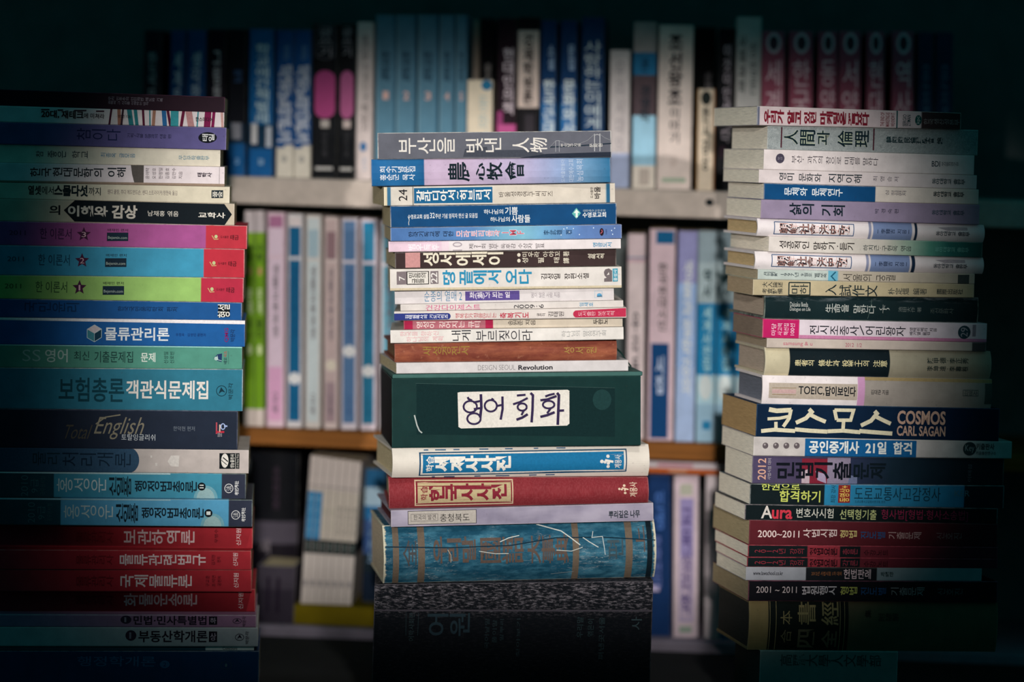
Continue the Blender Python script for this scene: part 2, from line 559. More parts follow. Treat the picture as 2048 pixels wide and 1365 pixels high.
def bands(*cuts):
    """stops for sharp bands: (start x of crop, colour) ..."""
    def f(u):
        out = []
        for i, (x, c) in enumerate(cuts):
            p = max(0.0, u(x))
            if i > 0: out.append((p, cuts[i - 1][1]))
            out.append((p, c))
        return out
    return f
def grad(*cuts):
    return lambda u: [(u(x), c) for x, c in cuts]
# ------------------------------------------------------------------ the three stacks of books
A1, A2, A3, A4 = (0, 180, 3.657), (0, 430, 3.657), (0, 720, 3.657), (0, 1020, 3.657)
B1, B2, B3, B4 = (720, 240, 3.531), (720, 460, 3.531), (720, 700, 3.303), (720, 1020, 3.303)
D1, D2, D3, D4, D5 = [(1400, y, 3.160) for y in (200, 420, 620, 860, 1080)]
PC = Plane((1020 - W / 2) * MPP, 0.0, 6.0)
PL = Plane((250 - W / 2) * MPP, -0.01, 4.0)
PR = Plane((1720 - W / 2) * MPP, 0.0, 10.0)
GC = 'books of the middle stack'
GL = 'books of the stack with three red textbooks'
GR = 'books of the stack showing its page ends'

prev = None
def C(*a, **k):
    global prev
    k.setdefault('group', CUR[1])
    pl = CUR[0]
    if 'yaw' in k:
        pl = Plane(pl.o.x, pl.o.y, k.pop('yaw'))
    prev, root, info = make_book(a[0], a[1], pl, *a[2:], prev=prev, **k)
    return root, info

# ---------------- middle stack
CUR = (PC, GC)
WH = '#d8d2cc'
C('book', 'grey paperback with white vertical lettering and a suspension bridge, topmost of the middle stack', B1, (128, 1778, 92, 75, 278, 264), '#5d5f69', [
    P([(730, 262), (745, 205), (900, 190), (905, 215), (1200, 210), (1320, 245), (1320, 262)], '#41454f'),
    P([(1130, 268), (1320, 240), (1775, 226), (1775, 262)], '#262d3a'),
    ST([(1345, 192), (1560, 182), (1776, 166)], 9, '#23303c'),
    ST([(1660, 98), (1660, 222)], 6, '#a9aaac'), ST([(1698, 96), (1698, 222)], 6, '#a9aaac'), ST([(1660, 108), (1679, 102), (1698, 108)], 5, '#a9aaac'),
    ST([(1385, 148), (1385, 226)], 4, '#9a9ca0'), ST([(1410, 146), (1410, 226)], 4, '#9a9ca0'), ST([(1385, 148), (1410, 146)], 4, '#9a9ca0'),
    ST([(1340, 196), (1385, 148)], 2.5, '#8d8f94'), ST([(1410, 146), (1500, 180)], 2.5, '#8d8f94'), ST([(1660, 100), (1610, 145), (1530, 176)], 2.5, '#8d8f94'), ST([(1698, 100), (1730, 125), (1778, 145)], 2.5, '#8d8f94'),
    T('R', '부산을', 278, 126, 672, 240, '#d9d4cd', .01), T('R', '빛낸', 750, 128, 1000, 228, '#d9d4cd', .01), T('R', '人物', 1080, 125, 1325, 230, '#d9d4cd', .02),
    T('R', '부산남구지음', 1420, 166, 1562, 190, '#c9c6c2', .02, 'small_print'), T('R', '문화원', 1625, 166, 1715, 194, '#c9c6c2', .03, 'small_print')], yaw=1.0, edge=1.0)
C('book', 'blue and lilac jacketed book with black brush characters, second in the middle stack', B1, (85, 1772, 285, 272, 470, 442),
  lambda u: [(0, '#1f6096'), (.08, '#2a689b'), (u(455), '#1c5a8a'), (u(456), '#b9a5bd'), (u(700), '#bda9c2'), (u(1150), '#b0a6c4'), (u(1400), '#8d9fc4'), (u(1600), '#6690b2'), (1, '#2c6c94')], [
    T('R', '희수기념문집', 145, 332, 395, 378, '#dfe3e8', .02, 'subtitle'), T('R', '홍순군 목사', 145, 385, 392, 430, '#dfe3e8', .02, 'subtitle'),
    T('R', '農', 625, 300, 780, 438, '#16242b', .03), T('R', '心', 822, 308, 885, 430, '#16242b', .06), T('R', '牧', 897, 303, 1010, 426, '#16242b', .05), T('R', '會', 1027, 298, 1163, 425, '#16242b', .03),
    T('V', '도서출판동아', 1422, 285, 1452, 440, '#b4c3d8', .01, 'small_print'), T('V', '대한예수교회', 1478, 285, 1515, 438, '#b4c3d8', .01, 'small_print'), T('V', '농심목회', 1534, 285, 1580, 436, '#b4c3d8', .01, 'small_print')], kind='soft', bulge=.003, yaw=1.0, edge=.15)
C('book', 'cream paperback numbered 24 with a white lettered blue panel', B1, (172, 1803, 470, 457, 608, 585),
  bands((172, '#d9cdae'), (196, '#3b6f8e'), (220, '#cfc8bd'), (373, '#4a5558'), (377, '#cfc8bd'), (943, '#5a6468'), (947, '#cfc6b8'), (1735, '#9fb0b4'), (1741, '#2a6284'), (1765, '#cfc6b8')), [
    Q(383, 480, 590, 935, 475, 585, '#1c5f8a'), T('V', '24', 275, 488, 335, 572, '#1c1c22', 0, 'volume_number'), T('R', '갈라디아서~히브리서', 400, 492, 926, 572, '#e4e2dc', .05),
    T('R', '바울성경연구씨리즈', 978, 508, 1358, 544, '#4a423e', 0, 'subtitle'), T('V', '바울', 1655, 480, 1700, 558, '#35302f', .04, 'publisher_mark'), T('V', '도서출판', 1628, 482, 1648, 555, '#35302f', .02, 'publisher_mark')], yaw=6.5, edge=.5, rec=.004)
C('book', 'navy blue paperback with white lettering and a green diamond emblem', B1, (217, 1815, 620, 598, 762, 738), '#0f4573', [
    T('H', '수영로교회 설립', 340, 674, 488, 704, '#dfe2e2', .025, 'subtitle'), T('H', '32', 496, 663, 530, 699, '#dfe2e2', .02, 'subtitle'), T('H', '주년 기념 임직자 헌신 글 모음집', 533, 667, 830, 699, '#dfe2e2', .025, 'subtitle'),
    T('H', '하나님의', 875, 640, 1012, 672, '#dfe2e2', .025), T('H', '기쁨', 1025, 624, 1115, 676, '#dfe2e2', .03), T('H', '하나님의', 920, 690, 1058, 722, '#dfe2e2', .025), T('H', '사람들', 1070, 676, 1203, 728, '#dfe2e2', .03),
    P([(1498, 668), (1530, 630), (1562, 664), (1530, 702)], '#5fb0a8', 'publisher_mark'), P([(1530, 640), (1552, 662), (1539, 662), (1539, 692), (1524, 694), (1524, 664), (1510, 664)], '#dfe8e0', 'publisher_mark'),
    T('H', '대한예수교장로회', 1578, 640, 1735, 656, '#b9c8cc', 0, 'publisher_mark'), T('H', '수영로교회', 1573, 658, 1740, 693, '#dfe2e2', .04, 'publisher_mark'), ST([(343, 692), (350, 712), (345, 728), (347, 746)], 4, '#cfcfc8', 'scratch')], yaw=5.0, edge=.7)
C('book', 'mid blue speckled paperback with pink and white title', B1, (217, 1850, 766, 745, 858, 838), grad((217, '#4a70a6'), (800, '#5480b4'), (1000, '#74aac6'), (1150, '#7db4c8'), (1300, '#6b9fc4'), (1550, '#5c7eb4'), (1850, '#5a72a4')), [
    T('R', '한국기독교에 대한', 343, 790, 658, 828, '#16233c', .02), T('R', '모라토리움과', 680, 782, 990, 828, '#eee8ee', .07), T('R', '모라토리움과', 680, 784, 990, 826, '#cf7f8c', 0), T('R', 'IMF', 1000, 780, 1160, 818, '#eee8ee', .07), T('R', 'IMF', 1003, 782, 1157, 816, '#c05a6c', .01),
    T('R', '李武雄 著', 1295, 780, 1497, 814, '#1f3d5c', .01, 'author'), EL(1708, 795, 15, 25, '#2a1a22', 'publisher_mark'), ST([(1700, 805), (1712, 795), (1708, 780)], 5, '#c06070', 'publisher_mark'), T('V', '도서출판', 1734, 776, 1746, 812, '#2a3a6a', .01, 'publisher_mark')]
  + [EL(x, y, 4, 4, '#cfe0ee') for x, y in ((1440, 775), (1462, 768), (1508, 772), (1478, 796), (1420, 815), (1550, 812), (1650, 768), (1778, 785), (1785, 810), (1800, 770))], yaw=4.5, edge=.4)
C('book', 'thin pale pink and white paperback numbered 10 with a pale blue imprint', B1, (203, 1843, 872, 845, 935, 910), bands((203, '#dfc4d2'), (575, '#e0ccd5'), (630, '#ddd5d6')), [
    T('R', '범우독후', 340, 884, 560, 925, '#efe4ea', .05), T('V', '10', 655, 872, 722, 925, '#a99fa6', 0, 'volume_number'), T('R', '제21회 범우 독후감 수상자 발표', 770, 878, 1300, 912, '#4b4448', 0, 'subtitle'), T('R', '영광도서', 1645, 868, 1780, 901, '#3d8bb0', .03, 'publisher_mark')], yaw=2.5, edge=.3)
C('book', 'dark brown paperback with a pink square and cream title', B2, (250, 1812, 165, 150, 275, 255), '#3b2d2d', [
    Q(322, 166, 268, 426, 165, 266, '#c58f8d'), T('R', '성서에세이', 448, 164, 1012, 256, '#e0d8c4', .05), EL(1122, 185, 12, 12, '#d8d0be'), EL(1122, 222, 12, 12, '#d8d0be'),
    T('R', '미우라 아야꼬', 1145, 163, 1410, 198, '#d8d0be', .02, 'author'), T('R', '성   필   태', 1145, 203, 1410, 238, '#d8d0be', .02, 'author'), T('R', '著', 1435, 163, 1478, 196, '#d8d0be', .02, 'author'), T('R', '譯', 1435, 204, 1478, 240, '#d8d0be', .02, 'author'), T('R', '성목서적', 1610, 178, 1728, 212, '#d8d0be', .04, 'publisher_mark')], yaw=5.5, edge=.3, rec=.004)
C('book', 'white paperback with a large sky blue title and grey emblem', B2, (215, 1850, 285, 262, 432, 410), WH, [
    Q(215, 414, 432, 1850, 392, 410, '#cdc0a4'), Q(262, 302, 390, 332, 300, 388, '#7c7174'), Q(332, 300, 390, 490, 297, 386, '#22201f'), Q(338, 305, 384, 484, 302, 381, '#ddd8d0'), Q(500, 298, 385, 556, 296, 383, '#7c7174'),
    T('V', '7', 278, 333, 320, 362, '#ddd8d4', .03, 'volume_number'), T('V', '22', 503, 306, 548, 378, '#ddd8d4', .03, 'volume_number'), T('R', '믿음의', 347, 308, 472, 345, '#22201f', .02, 'series_name'), T('R', '글들', 370, 347, 455, 380, '#22201f', .02, 'series_name'),
    T('R', '땅', 585, 290, 675, 390, '#2e8ab0', .05), T('R', '끝에서', 705, 288, 1000, 390, '#2e8ab0', .05), T('R', '오다', 1030, 283, 1215, 384, '#2e8ab0', .05),
    T('R', '김성일', 1280, 313, 1415, 352, '#2c2626', .02, 'author'), T('R', '장편소설', 1445, 308, 1618, 350, '#2c2626', .02, 'author'),
    P([(1725, 300), (1735, 282), (1760, 275), (1783, 290), (1783, 366), (1727, 368), (1727, 345), (1745, 340), (1730, 325)], '#6f6668', 'publisher_mark'), P([(1745, 322), (1760, 300), (1764, 318)], WH, 'publisher_mark'), Q(1787, 277, 367, 1823, 275, 365, '#3f93ab', 'publisher_mark'), T('V', '홍성사', 1793, 282, 1818, 362, '#dfe6e6', .02, 'publisher_mark')], yaw=3.0, edge=.4, edgecol='#d8cfae')
C('book', 'white paperback with a violet panel and thin blue handwritten-style title', B2, (248, 1795, 437, 410, 527, 498), '#d2cccc', [
    Q(745, 439, 502, 1128, 431, 495, '#5a4b8c'), T('H', '순종의 열매 2', 455, 436, 722, 506, '#3e7ba0', -.01), T('H', '화(禍)가 되는 일', 775, 440, 1060, 490, '#e8e2ea', .025), T('H', '꿈이 많은 사람 지음', 1210, 443, 1415, 478, '#8a8288', 0, 'author'),
    FR(1660, 432, 480, 1712, 431, 478, 3, '#9dbccb', 'publisher_mark'), EL(1692, 460, 17, 12, '#5a9cc4', 'publisher_mark'), ST([(1675, 470), (1712, 468)], 7, '#2a5a7a', 'publisher_mark')], yaw=1.5, edge=.3, rec=.006)
C('magazine', 'thin off-white magazine with a half hidden pink title and a date', B2, (287, 1860, 533, 493, 575, 547), '#d2cbc6', [
    T('H', '건강다이제스트', 465, 530, 850, 570, '#c9628a', .01), T('R', '2009·6', 1087, 527, 1297, 554, '#22222a', .0, 'issue_date'), T('R', '임새호', 1550, 511, 1645, 541, '#3c8db2', .02, 'author')], yaw=1.5, edge=.3, cat='magazine', rec=.003)
C('book', 'thin white paperback with rounded blue and crimson bars at its two ends', B2, (243, 1882, 585, 553, 642, 622), '#d4cbc5', [
    Q(243, 598, 641, 622, 593, 633, '#2e3a7e'), EL(620, 613, 21, 20, '#2e3a7e', 'printed_panel'), T('R', '김태원목사의 기도시리즈', 320, 603, 620, 630, '#dfe0ea', .04, 'series_name'), T('R', '행복한가정을만드는', 675, 592, 962, 626, '#b5384a', 0, 'subtitle'), T('R', '축복기도', 988, 588, 1190, 625, '#b5324a', .04),
    T('R', '글쓴이', 1250, 592, 1310, 612, '#3a3434', .02, 'author'), T('R', '김태원', 1330, 582, 1440, 615, '#3a3434', .01, 'author'), Q(1520, 574, 620, 1880, 556, 614, '#b8304e'), EL(1523, 597, 17, 20, '#b8304e', 'printed_panel'), T('R', '도서출판 보국서적', 1545, 578, 1800, 610, '#e3b9bf', 0, 'publisher_mark')], yaw=1.0, edge=.3)
C('book', 'set-back beige paperback with a dusty rose panel between crimson bars', B2, (310, 1855, 647, 630, 705, 683), bands((310, '#a31f45'), (375, '#a9646f'), (885, '#a31f45'), (940, '#cabfae')), [
    T('R', '영성이 깊어지는 큐티', 400, 652, 852, 696, '#e8d8d2', .01), T('R', '송원준 지음', 1045, 644, 1238, 678, '#3d3733', .01, 'author'), T('R', '두란노', 1650, 638, 1748, 670, '#2a2422', .04, 'publisher_mark')], yaw=2.0, edge=.2, rec=.007)
C('book', 'white paperback with black pen lettering above the brown leather book', B2, (217, 1863, 712, 683, 802, 775), '#dbd6d0', [
    T('R', '한국을 향하신', 285, 718, 555, 752, '#d8a0a6', 0, 'subtitle'), T('R', '하나님의 계획', 330, 754, 592, 790, '#d8a0a6', 0, 'subtitle'), T('R', '내게', 648, 710, 785, 786, '#2b2b33', .0), T('R', '부르짖으라', 822, 707, 1220, 782, '#2b2b33', .0), T('R', '하나님의 말씀연구회', 1425, 708, 1742, 754, '#9a9a98', 0, 'publisher_mark')], yaw=1.5, edge=.4)
rt, inf = C('book', 'worn brown leather-bound book with faded gold lettering and a dark green ribbon', B2, (247, 1817, 812, 790, 937, 920), '#7a3f33', [
    T('R', '새성경전서', 445, 830, 775, 890, '#94793a', .01), T('R', '성서원', 1440, 838, 1670, 880, '#a58a48', 0, 'publisher_mark')], kind='hard', bulge=.004, yaw=6.0, edge=.1, style='leather', rough=.5, rec=.004, pages='#8a6a50')
# ribbon marker of the leather book, hanging out at its tail
x1 = inf['x1']
pts = [(x1 - .010, .060, .012), (x1 + .002, .050, .010), (x1 + .009, .044, .003), (x1 + .016, .040, -.007), (x1 + .0175, .039, -.009)]
V, F = [], []
for i, (x, y, z) in enumerate(pts):
    V += [(x, y - .004, z), (x, y + .004, z + .001), (x + .0006, y + .004, z + .0022), (x + .0006, y - .004, z + .0012)]
for i in range(len(pts) - 1):
    for j in range(4): F.append((4 * i + j, 4 * i + (j + 1) % 4, 4 * i + 4 + (j + 1) % 4, 4 * i + 4 + j))
F += [(0, 3, 2, 1), (len(V) - 4, len(V) - 3, len(V) - 2, len(V) - 1)]
link_mesh('ribbon_marker', V, F, plain('ribbon_green', '#16352f', .7, 300, .3), rt)
C('book', 'thin light grey paperback lying right on the dark green box', B2, (258, 1895, 945, 925, 1018, 997), '#cdc8c8', [
    T('H', 'DESIGN SEOUL', 830, 958, 1095, 992, '#8a8788', -.012), T('H', 'Revolution', 1115, 958, 1358, 990, '#2a2a30', .055)], yaw=8.0, edge=.3, rec=.003)
# dark green box with the handwritten sticker
def green_box():
    global prev
    q = (218, 1862, 190, 172, 650, 632)
    p, root, inf = make_book('storage_box', 'big dark green box with a handwritten white sticker on its front', PC, B3, q, '#12302f', [
        Q(380, 222, 560, 1690, 250, 575, '#10292a', 'clear_tape'), ST([(375, 222), (1690, 252)], 2, '#3d5552', 'clear_tape'), ST([(366, 432), (383, 500), (398, 535), (416, 550)], 9, '#aab2ae', 'clear_tape'), EL(1605, 330, 62, 68, '#1c3a3a', 'smudge')],
        prev=None, group=None, cat='box', bulge=0, edge=.25, edgecol='#4d7a72', depth=.155, rough=.35)
    for ch in list(root.children):
        if ch.name.startswith('page_block'): ch.name = 'box_body'; ch.data.materials[0] = plain('box_black', '#15181b', .6, 60, .2)
        if ch.name.startswith('cover'): ch.name = 'wrap'
    # lid: a thin lighter plate on top
    ox, oy, s = B3
    a0, z0 = PC.hit(ox + 218 / s, oy + 190 / s); a1, z1 = PC.hit(ox + 1862 / s, oy + 172 / s)
    _, za = PC.hit(ox + 218 / s, oy + 163 / s); _, zb_ = PC.hit(ox + 1862 / s, oy + 144 / s)
    mw = root.matrix_basis.inverted()
    V = []
    for (a, zl, zh) in ((a0 - .0005, z0, za), (a1 + .0005, z1, zb_)):
        for d in (-.0006, .156):
            for z in (zl + .00004, zh): V.append(tuple(mw @ PC.world(a, d, z)))
    lid = link_mesh('lid', V, [(0, 1, 3, 2), (4, 6, 7, 5), (0, 4, 5, 1), (2, 3, 7, 6), (0, 2, 6, 4), (1, 5, 7, 3)], plain('lid_green', '#3d625d', .5, 80, .15), root)
    bevel(lid, .0007)
    # sticker with its own handwriting
    st = [(650, 283), (668, 279), (1375, 264), (1388, 270), (1388, 488), (1372, 501), (672, 520), (655, 510)]
    draw_items(root, [('P', st, '#ddd8cf', 'sticker')], inf['to_local'], inf['zz'], inf['front'], False, inf['x0'], inf['x1'], .0005)
    INK = '#33284a'
    def o(cx, cy, rx, ry): return RG(cx, cy, rx, ry, 13, INK, 'handwriting')
    def s_(pts, w=12): return ST(pts, w * 1.2, INK, 'handwriting')
    hw = [o(733, 376, 44, 38), s_([(716, 312), (722, 325), (745, 335)]), s_([(803, 293), (806, 380), (798, 448)], 15), s_([(752, 348), (800, 338)]), s_([(756, 392), (800, 385)]), o(757, 455, 44, 36),
          o(868, 370, 40, 38), s_([(872, 322), (888, 332)]), s_([(945, 308), (946, 390), (933, 462)], 13), s_([(905, 372), (942, 364)]),
          s_([(1040, 302), (1098, 297)]), s_([(1015, 360), (1060, 345), (1112, 318)]), o(1075, 378, 30, 24), s_([(1085, 402), (1070, 432)]), s_([(1037, 462), (1075, 448), (1112, 425)], 14), s_([(1130, 285), (1146, 300), (1143, 400), (1137, 480)], 14),
          s_([(1228, 308), (1255, 298), (1290, 290)]), s_([(1195, 333), (1240, 328), (1303, 305)], 13), o(1250, 362, 38, 25), s_([(1262, 388), (1240, 420)]), s_([(1195, 443), (1240, 432), (1290, 412)], 14), s_([(1305, 284), (1318, 300), (1314, 400), (1310, 496)], 15), s_([(1312, 403), (1352, 400)], 13)]
    draw_items(root, hw, inf['to_local'], inf['zz'], inf['front'], False, inf['x0'], inf['x1'], .0007)
    stk = [c for c in root.children if c.name.startswith('sticker')][0]
    for c in root.children:
        if c.name.startswith('handwriting'): c.parent = stk
    prev = p
green_box()
C('dictionary', 'white jacketed thick book with a framed blue panel, under the green box', B3, (218, 1915, 655, 628, 850, 838), '#d8d1c6', [
    Q(393, 680, 838, 1765, 655, 808, '#1b4564'), Q(403, 688, 830, 1757, 663, 800, '#dcd6cc'), Q(416, 697, 820, 1745, 672, 791, '#1d6d9a'),
    T('V', '학습', 437, 705, 487, 808, '#e3dfd6', .04), T('R', '세계사사전', 490, 700, 995, 810, '#e3dfd6', .1),
    ST([(1600, 735), (1640, 750)], 4, '#1d6d9a', 'publisher_mark'), EL(1638, 704, 11, 11, '#dcd8d0', 'publisher_mark'), EL(1597, 738, 12, 12, '#dcd8d0', 'publisher_mark'), EL(1618, 742, 10, 10, '#dcd8d0', 'publisher_mark'), EL(1640, 749, 11, 11, '#dcd8d0', 'publisher_mark'), EL(1640, 772, 11, 11, '#dcd8d0', 'publisher_mark'), P([(1620, 722), (1674, 732), (1673, 748), (1616, 737)], '#dcd8d0', 'publisher_mark'), T('V', '계몽사', 1682, 695, 1728, 782, '#dcd8d0', .02, 'publisher_mark')]
  + [P([(x, 662 - (x - 420) * .016), (x + w, 661 - (x - 420) * .016), (x + w, 669 - (x - 420) * .016), (x, 669 - (x - 420) * .016)], '#4a6a88') for x, w in ((425, 30), (500, 70), (620, 40), (790, 60), (960, 50), (1150, 30), (1300, 60))]
  + [P([(x, 842 - (x - 420) * .02), (x + w, 841 - (x - 420) * .02), (x + w, 849 - (x - 420) * .02), (x, 850 - (x - 420) * .02)], '#4a5f80') for x, w in ((480, 20), (560, 70), (760, 40), (900, 90), (1120, 50), (1230, 60))],
  kind='jacket', yaw=9.0, edge=.2, bulge=.007, dirt=.08)
C('dictionary', 'thick red cloth book with a framed gold title panel', B3, (195, 1912, 868, 828, 1055, 1015), '#7e2b31', [
    Q(365, 880, 1038, 1015, 861, 1022, '#d0bb9a'), Q(373, 888, 1030, 1008, 869, 1014, '#7c2330'), Q(385, 898, 1020, 1000, 881, 1005, '#b7a680'),
    T('V', '학습', 405, 915, 450, 1003, '#7a2030', .03), T('R', '한국사사전', 460, 893, 972, 1003, '#7d2634', .09),
    EL(1750, 888, 9, 9, '#d8c0a8', 'publisher_mark'), EL(1717, 912, 8, 8, '#d8c0a8', 'publisher_mark'), EL(1733, 915, 7, 7, '#d8c0a8', 'publisher_mark'), EL(1754, 919, 7, 7, '#d8c0a8', 'publisher_mark'), EL(1755, 940, 9, 9, '#d8c0a8', 'publisher_mark'), P([(1735, 899), (1778, 910), (1777, 920), (1733, 909)], '#d8c0a8', 'publisher_mark'), T('V', '계몽사', 1785, 862, 1836, 968, '#e3cdb5', .01, 'publisher_mark')],
  kind='hard', yaw=4.0, edge=.35, edgecol='#c99a94', style='cloth', rough=.6, bulge=.007, rec=.002)
C('book', 'lilac grey silky book with a boxed cream label, above the worn blue volume', B3, (207, 1940, 1062, 1015, 1172, 1130), '#857f92', [
    Q(317, 1066, 1158, 769, 1055, 1148, '#3d3a40'), Q(321, 1070, 1154, 765, 1059, 1144, '#aca59d'), FR(338, 1088, 1134, 514, 1084, 1130, 2.5, '#5a5654'),
    T('H', '한국의 발견', 355, 1090, 500, 1124, '#2b2829', .0, 'series_name'), T('H', '충청북도', 528, 1083, 722, 1135, '#2b2829', .0), T('H', '뿌리깊은 나무', 1643, 1063, 1850, 1112, '#14232b', .05, 'publisher_mark')],
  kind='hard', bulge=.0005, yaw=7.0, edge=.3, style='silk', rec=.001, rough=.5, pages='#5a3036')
C('dictionary', 'very thick worn blue book with cracked spine and faded brown lettering', B4, (165, 1965, 115, 78, 500, 457), '#1c4a60', [
    Q(225, 118, 498, 265, 117, 497, '#6a5d50'), Q(390, 114, 494, 435, 113, 493, '#6a5d50'), Q(1410, 92, 470, 1452, 91, 469, '#6a5d50'), Q(1762, 84, 462, 1808, 83, 461, '#6a5d50'), Q(1905, 80, 458, 1940, 79, 457, '#16222a'),
    T('R', '우리말', 490, 180, 770, 355, '#5d4f48', .05), T('R', '國語', 800, 180, 1085, 360, '#5d4f48', .03), T('R', '大事典', 1110, 170, 1385, 360, '#5d4f48', .03), T('R', '全', 290, 200, 380, 380, '#4a4a4c', .02), T('R', '편', 1640, 200, 1745, 330, '#3f5058', .02), T('R', '上', 1830, 120, 1890, 280, '#5d4f48', .03),
    ST([(175, 246), (600, 252), (1000, 238), (1300, 190), (1600, 186), (1960, 205)], 7, '#122a38', 'crack'), ST([(1180, 107), (1340, 148), (1400, 190), (1460, 236)], 6, '#cfd3cc', 'crack'), ST([(1480, 188), (1520, 215), (1580, 250)], 5, '#cfd3cc', 'crack'), ST([(1550, 150), (1540, 188), (1610, 182), (1625, 300)], 4, '#c4ccca', 'crack'), ST([(930, 215), (990, 190), (1060, 175)], 5, '#c9cfc8', 'crack'), ST([(790, 275), (900, 292), (985, 290)], 4, '#c9cfc8', 'crack'), ST([(1300, 268), (1400, 275), (1475, 250)], 4, '#c9cfc8', 'crack'), ST([(585, 265), (605, 300), (605, 348)], 4, '#b8a890', 'crack'), ST([(1270, 432), (1420, 415)], 4, '#7a8a90', 'crack')],
  kind='hard', bulge=.014, yaw=7.0, edge=.9, edgecol='#d6d2bc', style='worn', rough=.5, pages='#cfc0a8', dirt=.2, hang=.001)
C('dictionary', 'huge black cloth-bound volume with scuffed grey upper spine, bottom of the middle stack', B4, (85, 1925, 495, 462, 1305, 1268), '#14171c', [
    Q(85, 672, 684, 1925, 648, 660, '#4d4850'), ST([(298, 690), (300, 850)], 3, '#2f4046'), ST([(380, 690), (378, 850)], 3, '#2f4046'), T('V', '어학사회판', 318, 690, 355, 890, '#3a4a4e', 0, 'subtitle'), T('R', '어원', 440, 690, 720, 850, '#2c3d46', .02),
    T('V', '국어낱말', 820, 720, 850, 930, '#2f3f44', 0, 'subtitle'), T('V', '풀이말', 870, 730, 900, 890, '#2f3f44', 0, 'subtitle'), T('V', '말뿌리', 920, 725, 945, 870, '#2f3f44', 0, 'subtitle'), T('V', '찾아보기', 1030, 720, 1055, 980, '#2f3f44', 0, 'subtitle'), T('V', '우리말', 1428, 700, 1470, 840, '#34464a', 0, 'author'), T('V', '엮은이', 1500, 715, 1540, 830, '#34464a', 0, 'author'), T('V', '펴낸곳서울', 1575, 700, 1612, 980, '#34464a', 0, 'author'), T('R', '사', 1788, 695, 1858, 780, '#3f4f54', .0, 'publisher_mark')],
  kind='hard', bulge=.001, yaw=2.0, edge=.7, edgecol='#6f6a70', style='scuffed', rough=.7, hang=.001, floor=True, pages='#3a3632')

# ---------------- stack with the red textbooks
CUR = (PL, GL); prev = None
C('book', 'dark plum paperback topmost of the stack above the colourful striped spine', A1, (-60, 1645, -8, 52, 113, 165), '#2a1824', [
    T('R', '우리 민주주의 인민재판 제도와 기록', 790, 53, 1190, 82, '#8d8590', 0, 'subtitle'), T('R', '권력의 그 사건을 이해하는 방식', 790, 82, 1085, 110, '#8d8590', 0, 'subtitle')], edge=.5, edgecol='#8a5a70', rec=.003)
_st = [(805, 820, '#4d2033'), (855, 880, '#a8715f'), (890, 905, '#3c2a35'), (925, 960, '#2f8088'), (975, 1000, '#2f8088'), (1035, 1052, '#5c1f38'), (1088, 1098, '#3b8a94'), (1115, 1138, '#a87a66'), (1180, 1212, '#2d6aa0'), (1215, 1235, '#5c1f38'), (1247, 1305, '#3b97a0'), (1330, 1352, '#6a1f3c'), (1355, 1402, '#b98787'), (1443, 1453, '#3b8a94'), (1497, 1545, '#7a1d4a'), (1553, 1575, '#7a1d4a'), (1612, 1630, '#c59a94')]
_sl = [-14, 6, -10, 18, 14, 8, 4, -6, 10, 22, 0, -16, 20, -6, -6, -8, 8]
C('book', 'white paperback with coloured vertical stripes across its spine', A1, (-60, 1640, 115, 165, 233, 275), '#e0d5d6', [
    P([(a, 90 + a * .03), (b, 90 + b * .03), (b + k, 290), (a + k, 290)], c) for (a, b, c), k in zip(_st, _sl)] + [
    T('H', '20대,', 300, 148, 432, 208, '#1f1c22', .06), T('H', '재테크', 447, 152, 610, 212, '#1f1c22', .06), T('H', '에 미쳐라', 612, 172, 762, 210, '#1f1c22', .03), T('H', '· 정철진 지음 ·', 850, 183, 965, 206, '#2a2428', .01, 'author'), T('H', '한스미디어', 1430, 200, 1555, 232, '#1a1820', .04, 'publisher_mark')]
    + [RC(x, 132 + x * .028, x + w, 142 + x * .028, '#4a2a38') for x, w in ((300, 60), (420, 40), (540, 90), (700, 60))], edge=.5)
C('book', 'violet blue paperback with a black oval emblem', A1, (-60, 1655, 245, 287, 395, 440), '#5c5688', [
    T('R', '참이다', 560, 292, 880, 372, '#1f2850', .0), T('R', '기획/식물 문명과의 대화 편', 930, 328, 1250, 360, '#1f2340', .01, 'subtitle'), EL(1518, 355, 68, 37, '#12151c', 'publisher_mark'), T('R', '태일', 1478, 330, 1568, 380, '#d8d8d8', .03, 'publisher_mark')], edge=.5, edgecol='#b0a8c0')
C('book', 'cream paperback with small blue and black lettering under the violet blue one', A1, (-80, 1612, 395, 440, 530, 562), '#d8d0be', [
    T('R', '참', 262, 446, 315, 492, '#22323c', .01), T('R', '좋은', 350, 445, 482, 496, '#22323c', .01), T('R', '학교', 526, 446, 640, 500, '#22323c', .01), T('R', '최종옥 글모음', 735, 462, 985, 496, '#3a7a9a', .01, 'author'), T('R', '무단문학출판부', 1308, 480, 1532, 513, '#5a8596', .01, 'publisher_mark')], edge=.3, rec=.003)
C('book', 'pinkish white paperback with a dark grey stain beside its authors', A1, (-60, 1643, 534, 564, 675, 708), bands((-60, '#e2d6d8')), [
    P([(955, 552), (1050, 550), (1050, 690), (985, 690), (965, 620)], '#5a5450', 'stain'), T('R', '한국', 220, 570, 375, 636, '#1d262c', .03), T('R', '현대문학의', 385, 570, 755, 640, '#1d262c', .03), T('R', '이해', 785, 570, 920, 640, '#1d262c', .03)]
    + [T('V', s, x, 572, x + 28, 652, '#4a4048', 0, 'author') for s, x in (('윤여탁', 1063), ('오성호', 1112), ('한정일', 1160), ('김중호', 1209), ('김만수', 1257))] + [T('V', '지음', 1306, 598, 1334, 650, '#4a4048', 0, 'author'), T('R', '태학사', 1443, 605, 1550, 640, '#2a2230', .05, 'publisher_mark'), ST([(1605, 563), (1605, 706)], 2, '#4a4244'), Q(-60, 660, 675, 1643, 688, 708, '#9a8574')], edge=.2)
